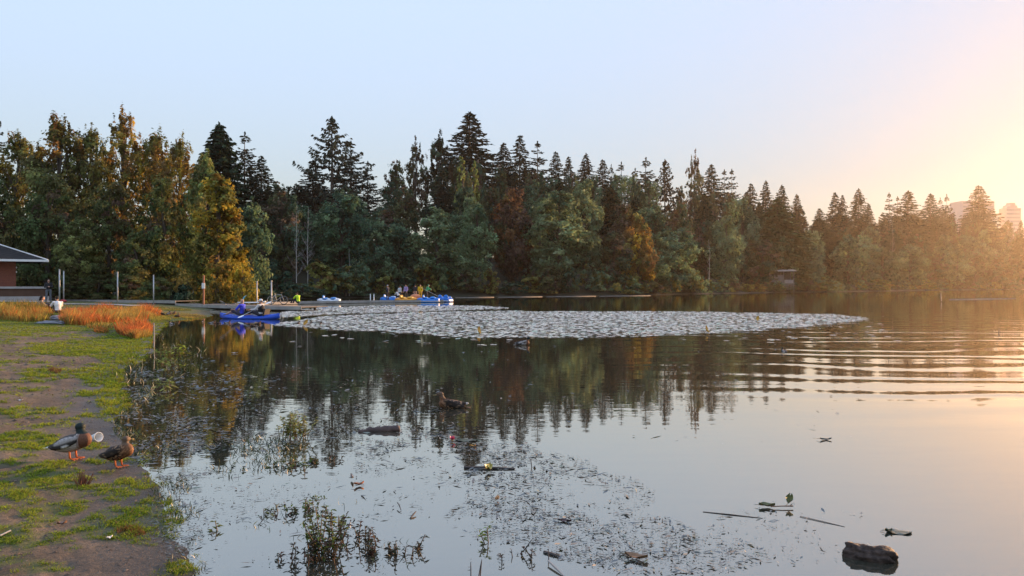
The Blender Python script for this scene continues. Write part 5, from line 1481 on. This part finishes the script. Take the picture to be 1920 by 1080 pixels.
# ---------------------------------------------------------------- floating weed bits
def scatter(ells, n):
    P = []
    w = np.array([e[4] for e in ells], float); w /= w.sum()
    for k in rng.choice(len(ells), n, p=w):
        cx, cy, rx, ry, _ = ells[k]; a = rng.uniform(0, 6.283); q = math.sqrt(rng.uniform()); P.append((cx + rx * q * math.cos(a), cy + ry * q * math.sin(a)))
    return np.array([gp(a, b) for a, b in P if b > HZ + 20])
WE = [(330, 740, 130, 60, 5), (300, 810, 90, 60, 6), (420, 800, 150, 70, 5), (330, 860, 90, 40, 5), (400, 700, 180, 30, 2.2), (520, 850, 130, 40, 2.2), (700, 790, 160, 40, 4), (850, 850, 160, 40, 5.5),
      (760, 850, 130, 50, 3), (960, 880, 160, 35, 4), (1050, 930, 180, 50, 4.5), (1000, 975, 170, 45, 4.5), (1150, 1010, 160, 50, 4), (1250, 1040, 190, 40, 3), (600, 900, 260, 90, 2.0), (450, 970, 150, 90, 2.0),
      (330, 960, 60, 80, 2.0), (380, 1040, 80, 40, 1.2), (700, 1020, 300, 60, 1.0), (1480, 1000, 170, 60, .7), (1000, 720, 400, 50, 1.2), (600, 720, 250, 30, 1.8), (1350, 780, 400, 60, .35), (250, 720, 40, 40, 2), (1100, 650, 500, 14, .8)]
P = scatter(WE, 34000)
px, py = w2p(P[:, 0], P[:, 1])
cl = fbm(P[:, 0] * 2.2, P[:, 1] * 1.4, 61, 3); keep = (rng.uniform(size=len(P)) < np.clip((cl - .36) * 5, .04, 1)) & (lake_sd(P[:, 0], P[:, 1]) < .15)
P = P[keep]; n = len(P); d = P[:, 1]
s = rng.gamma(2.0, .0034, n).clip(.003, .024) * np.clip(d / 6.5, .75, 2.0)
al = rng.uniform(0, 6.283, n); asp = rng.uniform(1.2, 5.5, n)
Tv = np.stack([np.cos(al), np.sin(al), rng.normal(0, .10, n)], -1); Bv = np.stack([-np.sin(al), np.cos(al), rng.normal(0, .22, n)], -1)
c0 = np.column_stack([P, .004 + np.abs(rng.normal(0, .004, n)) + s * .15])
L = (s * asp * .55).clip(.004, .07)
V = np.stack([c0 - Tv * L[:, None], c0 + Bv * s[:, None] * .5 - Tv * L[:, None] * .2, c0 + Tv * L[:, None], c0 - Bv * s[:, None] * .5 - Tv * L[:, None] * .1], axis=1)
C = np.array((.022, .024, .012)) * rng.uniform(.5, 1.8, (n, 1)); gn = rng.uniform(size=n) < .12; C[gn] = np.array((.08, .10, .03)) * rng.uniform(.6, 1.3, (gn.sum(), 1))
o = link('floating_weed', poly_mesh('floating_weed', V.reshape(-1, 3), 4, M['weed'], C)); tag(o, 'dark bits of pondweed scattered over the shallow water', 'pondweed', None, 'stuff')
# matted weed tufts fringing the shore
SH = [(330, 650, 60, 30, 2), (250, 720, 40, 40, 3), (240, 790, 30, 40, 3), (290, 850, 60, 40, 3), (310, 920, 50, 40, 2.5), (340, 990, 40, 50, 2.5), (350, 1060, 40, 20, 1), (470, 860, 90, 40, 2), (520, 840, 70, 40, 2), (300, 690, 80, 25, 2), (700, 1040, 120, 30, .5), (560, 960, 120, 50, .8)]
P = scatter(SH, 5200); cl = fbm(P[:, 0] * 3, P[:, 1] * 2, 71, 2); P = P[rng.uniform(size=len(P)) < np.clip((cl - .4) * 6, .02, 1)]; n = len(P)
sz = np.clip(P[:, 1] / 7, .7, 2.2)
cc = np.array((.06, .085, .022)) * rng.uniform(.4, 1.6, (n, 1))
zz = np.maximum(0, hfun(P[:, 0], P[:, 1]))
V, C = blades(np.column_stack([P, zz - .004]), rng.uniform(.01, .05, n) * sz, .006 * sz * rng.uniform(.7, 1.5, n), rng.normal(size=(n, 2)) * .03 * sz[:, None], cc * .6, cc)
o = link('shallow_weed', poly_mesh('shallow_weed', V, 6, M['weed'], C)); tag(o, 'weedy green tufts matting the shallows along the shore', 'pondweed', None, 'stuff')

# ---------------------------------------------------------------- upright water plants
def sprig(name, px, py, h, nst, spread, label, cols, leafL=.06, group=None, bare=False, seed=1):
    g = gp(px, py); rs = np.random.default_rng(seed)
    o = empty(name, (g[0], g[1], 0), 0, label, 'water plant', group)
    st = MB(); LV, LC = [], []
    for k in range(nst):
        a = rs.uniform(0, 6.28); q = spread * math.sqrt(rs.uniform()); b = Vector((q * math.cos(a) * 1.5, q * math.sin(a), -.05))
        hh = h * rs.uniform(.45, 1.0); ln = Vector((rs.normal() * .22, rs.normal() * .22, 1)).normalized()
        bend = Vector((rs.normal(), rs.normal(), 0)) * hh * .12
        pts = [b, b + ln * hh * .4, b + ln * hh * .75 + bend * .6, b + ln * hh + bend]
        st.tube(pts, [.004, .0035, .003, .0018], 5)
        if bare and rs.uniform() < .6: continue
        for j in range(max(3, int(hh / (.2 * leafL)))):
            t = rs.uniform(.25, 1.0); i = min(2, int(t * 3)); p = pts[i].lerp(pts[i + 1], t * 3 - i)
            aa = rs.uniform(0, 6.28); L = leafL * rs.uniform(.5, 1.15) * (1.15 - .4 * t); dr = Vector((math.cos(aa), math.sin(aa), rs.uniform(-.25, .8))).normalized()
            sd = dr.cross(Vector((0, 0, 1))).normalized() * L * .2; m = p + dr * L * .45 + Vector((0, 0, .004)); e = p + dr * L - Vector((0, 0, L * .22))
            LV += [p, m + sd, e, m - sd]; LC.append(np.array(cols[rs.integers(len(cols))]) * rs.uniform(.6, 1.35))
    st.build('stems', plain('plant_stem', (.10, .06, .03), .7) if not bare else M['wood_dark'], o)['kind'] = 'stuff'
    if LV:
        f = link('leaves', poly_mesh('leaves', np.array([tuple(v) for v in LV]), 4, M['plant'], np.array(LC)), o); f['kind'] = 'stuff'
    return o
GR = [(.10, .14, .03), (.16, .19, .04), (.07, .10, .03)]; DKP = [(.035, .045, .02), (.06, .05, .03), (.09, .05, .035)]
MIX = GR + DKP
sprig('water_plant', 553, 822, .38, 24, .10, 'tall leafy yellow-green water plant standing before the dark reflection', [(.36, .36, .10), (.28, .32, .08), (.2, .22, .07)], .06, seed=1)
sprig('water_plant', 604, 1042, .36, 18, .07, 'tallest reddish stemmed water plant with green top near the bottom edge', MIX, .05, seed=2)
sprig('water_plant', 570, 1052, .17, 16, .12, 'bushy dark plant left of the tallest reddish plant', DKP, .045, seed=3)
sprig('water_plant', 660, 1020, .20, 13, .10, 'dark sprig cluster right of the tallest reddish plant', DKP, .045, seed=4)
sprig('water_plant', 760, 1035, .15, 10, .10, 'dark sprig cluster standing alone near the bottom middle', DKP, .045, seed=5)
sprig('water_plant', 715, 1040, .15, 8, .06, 'small dark sprig between two sprig clusters', DKP, .045, seed=6)
sprig('water_plant', 915, 1018, .155, 2, .012, 'bright green single upright plant in clear water', [(.14, .24, .03), (.12, .20, .03), (.07, .12, .03)], .05, seed=7)
sprig('water_plant', 405, 995, .12, 3, .02, 'little dark green plant left of the sprig clusters', GR, .06, seed=8)
sprig('water_plant', 560, 955, .14, 12, .14, 'straggly sprigs above the tallest reddish plant', MIX, .05, seed=9)
sprig('water_plant', 515, 965, .12, 9, .12, 'thin sprigs left of the straggly sprigs', MIX, .05, seed=10)
sprig('water_plant', 630, 980, .12, 4, .04, 'tiny sprig right of the straggly sprigs', GR, .05, seed=11)
sprig('water_plant', 545, 880, .12, 12, .16, 'olive plant cluster below the tall yellow-green plant', MIX, .06, seed=12)
sprig('water_plant', 480, 875, .08, 14, .22, 'low olive plants left of the olive cluster', MIX, .06, seed=13)
sprig('water_plant', 575, 872, .13, 10, .10, 'darker leafy plants under the tall yellow-green plant', GR, .06, seed=14)
sprig('water_plant', 605, 866, .14, 8, .10, 'few dark leaves right of the leafy plants', DKP, .06, seed=15)
sprig('water_plant', 600, 935, .07, 9, .05, 'short spiky tuft in open pale water', GR, .05, seed=16)
sprig('water_plant', 985, 1040, .13, 9, .14, 'bare dark stalks near the bottom centre', DKP, .04, seed=17, bare=True)
sprig('water_plant', 900, 1085, .22, 3, .04, 'two bent bare twigs rising at the bottom edge', DKP, .04, seed=18, bare=True)
sprig('water_plant', 320, 668, .30, 7, .30, 'bright green reedy tuft in the shallows beside the thin stake', [(.20, .26, .03), (.14, .19, .03)], .16, seed=19)
sprig('water_plant', 342, 668, .32, 6, .12, 'yellow-green reedy tuft right of the bright green one', [(.26, .30, .03), (.2, .22, .03)], .22, seed=20)
sprig('water_plant', 310, 684, .24, 5, .22, 'low green reedy tuft in front of the stake', [(.16, .2, .03), (.1, .14, .03)], .2, seed=21)
sprig('water_plant', 312, 733, .24, 8, .12, 'small pale reed sprig on dark water near the shore', [(.22, .25, .06)], .14, seed=22)
g = ground_at(152, 910)
o = empty('dead_tuft', (g[0], g[1], g[2] - .01), 0, 'reddish brown dead weed tuft on the mud below the ducks', 'plant')
mt = MB()
for k in range(46):
    a = random.uniform(0, 6.28); r = random.uniform(0, .05); mt.tube([(r * math.cos(a), r * math.sin(a), 0), (r * 2 * math.cos(a), r * 1.6 * math.sin(a), random.uniform(.05, .12))], [.004, .002], 4)
mt.build('stalks', plain('dead_stalk', (.17, .075, .04), .9), o)['kind'] = 'stuff'
patch('dead_weeds', [(245, 967, 28, 8), (250, 962, 18, 6)], 900, .06, [(.2, .1, .05), (.13, .08, .04)], 'brown withered weeds amid the green patch near the bottom', .006)
patch('dead_weeds', [(103, 690, 12, 4)], 300, .10, [(.16, .08, .05)], 'small reddish dried tuft on the bare mud', .008)

# ---------------------------------------------------------------- fallen leaves, flower, twigs
def leaf_obj(name, px, py, L, Wd, rz, col, label, lift=.008, curl=.2, ground=False, fold=0.0, cat='leaf', tilt=(0, 0)):
    g = ground_at(px, py) if ground else gp(px, py) + (0,)
    rows = []; nx, ny = 10, 5
    for i in range(nx + 1):
        t = i / nx; w = Wd / 2 * (math.sin(math.pi * min(.97, t * .94 + .04)) ** .75)
        rows.append([((t - .5) * L, w * q * (1 - abs(fold) * .4), curl * L * (t - .5) ** 2 + abs(q) ** 1.5 * fold * Wd * .4 + .004 * math.sin(q * 5 + t * 8)) for q in np.linspace(-1, 1, ny)])
    v = [p for r in rows for p in r]; f = [(i * ny + k, i * ny + k + 1, (i + 1) * ny + k + 1, (i + 1) * ny + k) for i in range(nx) for k in range(ny - 1)]
    v2 = v + [(a, b, c - .0025) for a, b, c in v]; o_ = len(v)
    f2 = f + [tuple(reversed([q + o_ for q in q4])) for q4 in f]
    root = empty(name, (g[0], g[1], g[2] + lift), rz, label, cat); root.rotation_euler = (tilt[0], tilt[1], rz)
    MB().add(v2, f2).build('blade', plain('leaf_skin', col, .45, .4, 40, spec=.5), root, True)
    MB().tube([(-L * .5, 0, curl * L * .25), (L * .5, 0, curl * L * .25)], [.0015, .001], 4).build('midrib', plain('leaf_rib', tuple(min(1, c * 1.6) for c in col), .6), root)
    MB().tube([(-L * .5, 0, curl * L * .25), (-L * .75, .01, curl * L * .25 - .004)], [.002, .0015], 5).build('stalk', plain('leaf_stalk', (.14, .10, .04), .6), root)
    return root
leaf_obj('lily_leaf', 1438, 951, .115, .075, R(-8), (.085, .085, .02), 'dark olive lily leaf, left one joined by a stalk', .012, .15, fold=.5)
leaf_obj('lily_leaf', 1479, 949, .12, .08, R(62), (.10, .105, .025), 'upright olive lily leaf, right one joined by a stalk', .04, .3, fold=.8, tilt=(R(12), R(-14)))
a, b = gp(1445, 953), gp(1487, 953)
tag(MB().tube([(a[0], a[1], .012), ((a[0] + b[0]) / 2, a[1], .016), (b[0], b[1], .016)], [.004, .004, .005], 6).build('leaf_stalk', plain('red_stalk', (.16, .08, .04), .6)), 'thin brown stalk floating between two olive lily leaves', 'stalk')
leaf_obj('lily_leaf', 1686, 999, .155, .095, R(-8), (.13, .13, .09), 'pale translucent lily leaf floating above the brown rock', .006, .05)
leaf_obj('lily_leaf', 1666, 998, .055, .04, R(10), (.04, .05, .015), 'dark folded tip at the left of the pale lily leaf', .012, .4, fold=.5)
leaf_obj('dark_leaf', 1548, 825, .13, .05, R(5), (.03, .03, .02), 'small dark leaf floating alone on pale water', .006, .4, fold=.3)
leaf_obj('striped_leaf', 914, 884, .15, .085, R(75), (.27, .22, .03), 'yellow and green striped leaf bent up from the water', .03, .5, fold=.5, tilt=(R(28), 0))
leaf_obj('brown_leaf', 673, 911, .085, .045, R(35), (.38, .14, .05), 'orange-brown curled leaf at the edge of the weeds', .012, .6, fold=.6)
leaf_obj('brown_leaf', 932, 939, .08, .05, R(80), (.50, .26, .10), 'pale orange leaf among dark weed bits', .014, .6, fold=.6)
leaf_obj('brown_leaf', 1059, 978, .095, .05, R(-15), (.045, .018, .016), 'dark maroon leaf floating among weed bits', .008, .2, fold=.2)
leaf_obj('brown_leaf', 1193, 1048, .14, .075, R(-25), (.20, .11, .05), 'tan dead leaf with a stalk near the bottom edge', .010, .4, fold=.4)
leaf_obj('brown_leaf', 660, 900, .12, .03, R(110), (.20, .15, .12), 'grey-brown dead leaf hanging beside the orange curled one', .02, .7, fold=.5)
leaf_obj('brown_leaf', 886, 838, .07, .045, R(20), (.45, .22, .03), 'tiny yellow leaf near the pink flower', .01, .4, fold=.4)
leaf_obj('lily_leaf', 876, 826, .26, .12, R(5), (.05, .06, .025), 'dull green pad beside the pink flower', .006, .1)
leaf_obj('brown_leaf', 116, 985, .06, .04, R(40), (.22, .13, .09), 'curled brown leaf on the mud left of the green patch', .012, .5, True, .6)
leaf_obj('feather', 205, 1012, .05, .02, R(70), (.75, .72, .68), 'small white feather on the green patch', .015, .4, True, .3, 'feather')
leaf_obj('feather', 38, 752, .06, .03, R(20), (.7, .66, .6), 'pale feather lying on the bare mud', .012, .4, True, .3, 'feather')
leaf_obj('floating_feather', 440, 663, .14, .07, R(10), (.62, .58, .5), 'pale feather floating on the dark water', .01, .4, False, .3, 'feather')
for px, py, lab in [(1324, 624, 'yellow upright leaf at the front of the lily raft, right part'), (897, 626, 'orange upright leaf at the front of the lily raft, middle'), (1420, 602, 'yellow leaf poking from the right part of the lily raft'), (574, 610, 'yellow leaf at the left tip of the lily raft')]:
    leaf_obj('yellow_leaf', px, py, .30, .20, R(random.uniform(40, 130)), (.50, .27, .03), lab, .10, .5, fold=.6, tilt=(R(30), R(-50)))
# water lily flower
g = gp(848, 828); fl = empty('water_lily', (g[0], g[1], .0), 0, 'pink water lily flower floating among the weeds', 'flower')
pk = plain('pink_petal', (.62, .07, .16), .5, .15, 30)
for k in range(14):
    a = k * 2.4; t = .95 - .045 * k; L = .05
    dr = Vector((math.cos(a) * math.sin(t), math.sin(a) * math.sin(t), math.cos(t))); sd = dr.cross(Vector((0, 0, 1))).normalized() * .012; b0 = Vector((0, 0, .012))
    m = b0 + dr * L * .55; e = b0 + dr * L + Vector((0, 0, .006)); up = sd.cross(dr) * .15
    MB().add([b0, m + sd, e, m - sd, m + up * .4], [(0, 1, 4), (1, 2, 4), (2, 3, 4), (3, 0, 4)]).build('petal', pk, fl, True)
MB().ell((0, 0, .022), (.012, .012, .012), 8, 6).build('flower_centre', plain('yellow_centre', (.6, .35, .03), .7), fl)
def stick(px0, py0, z0, px1, py1, z1, r, label, mat='wood_dark', name='twig', mid=None):
    a, b = gp(px0, py0), gp(px1, py1); m = ((a[0] + b[0]) / 2, (a[1] + b[1]) / 2, (z0 + z1) / 2 + (.001 if mid is None else mid))
    tag(MB().tube([(a[0], a[1], z0), m, (b[0], b[1], z1)], [r, r * 1.1, r * .6], 6).build(name, M[mat]), label, 'twig')
stick(1318, 960, .001, 1430, 972, .001, .0035, 'long dark floating twig left of the olive lily leaves', mid=.002)
stick(1500, 969, .004, 1584, 988, .001, .0025, 'thin twig floating right of the olive lily leaves')
stick(997, 876, .0, 995, 874, .06, .004, 'short dark twig poking up from pale water', mid=.006)
stick(870, 878, .01, 965, 880, .006, .012, 'half sunken dark branch behind the striped leaf')
stick(1020, 1036, .004, 1050, 1045, .006, .009, 'thick dark stick fragment at bottom centre')
stick(1028, 1058, .02, 1058, 1082, .004, .006, 'pale bent stick at the bottom edge', 'wood_pale')
stick(745, 950, .03, 752, 958, .004, .004, 'small forked dark twig above the sprigs', mid=.01)
stick(770, 972, .004, 780, 964, .02, .006, 'stubby dark twig tip right of the forked twig')
stick(1765, 566, .05, 1764, 564, .9, .05, 'lone stake standing far out in the orange light')
stick(1780, 562, .03, 1905, 560, .03, .05, 'far floating pole line in the orange light', 'wood_pale')
stick(1872, 625, .0, 1874, 624, .16, .012, 'bent reed stalk in the ripples at the right')
g0, g1 = ground_at(0, 1008), ground_at(20, 998)
tag(MB().tube([(g0[0], g0[1], g0[2] + .012), (g1[0], g1[1], g1[2] + .012)], [.006, .005], 6).build('twig', M['wood_pale']), 'pale stick on the mud at the left edge', 'twig')

# ---------------------------------------------------------------- evening haze
hm, hn, hl = new_mat('haze')
hn.remove(hn['Principled BSDF'])
pv = hn.new('ShaderNodeVolumePrincipled')
pv.inputs['Color'].default_value = (.95, .83, .70, 1)
pv.inputs['Density'].default_value = 0.000095
pv.inputs['Anisotropy'].default_value = 0.74
hl.new(pv.outputs[0], hn['Material Output'].inputs['Volume'])
hz = MB().box(-800, 800, -800, 800, -3.0, 92).build('haze', hm)
tag(hz, 'thin warm evening haze over the lake and woods', None, None, 'stuff')
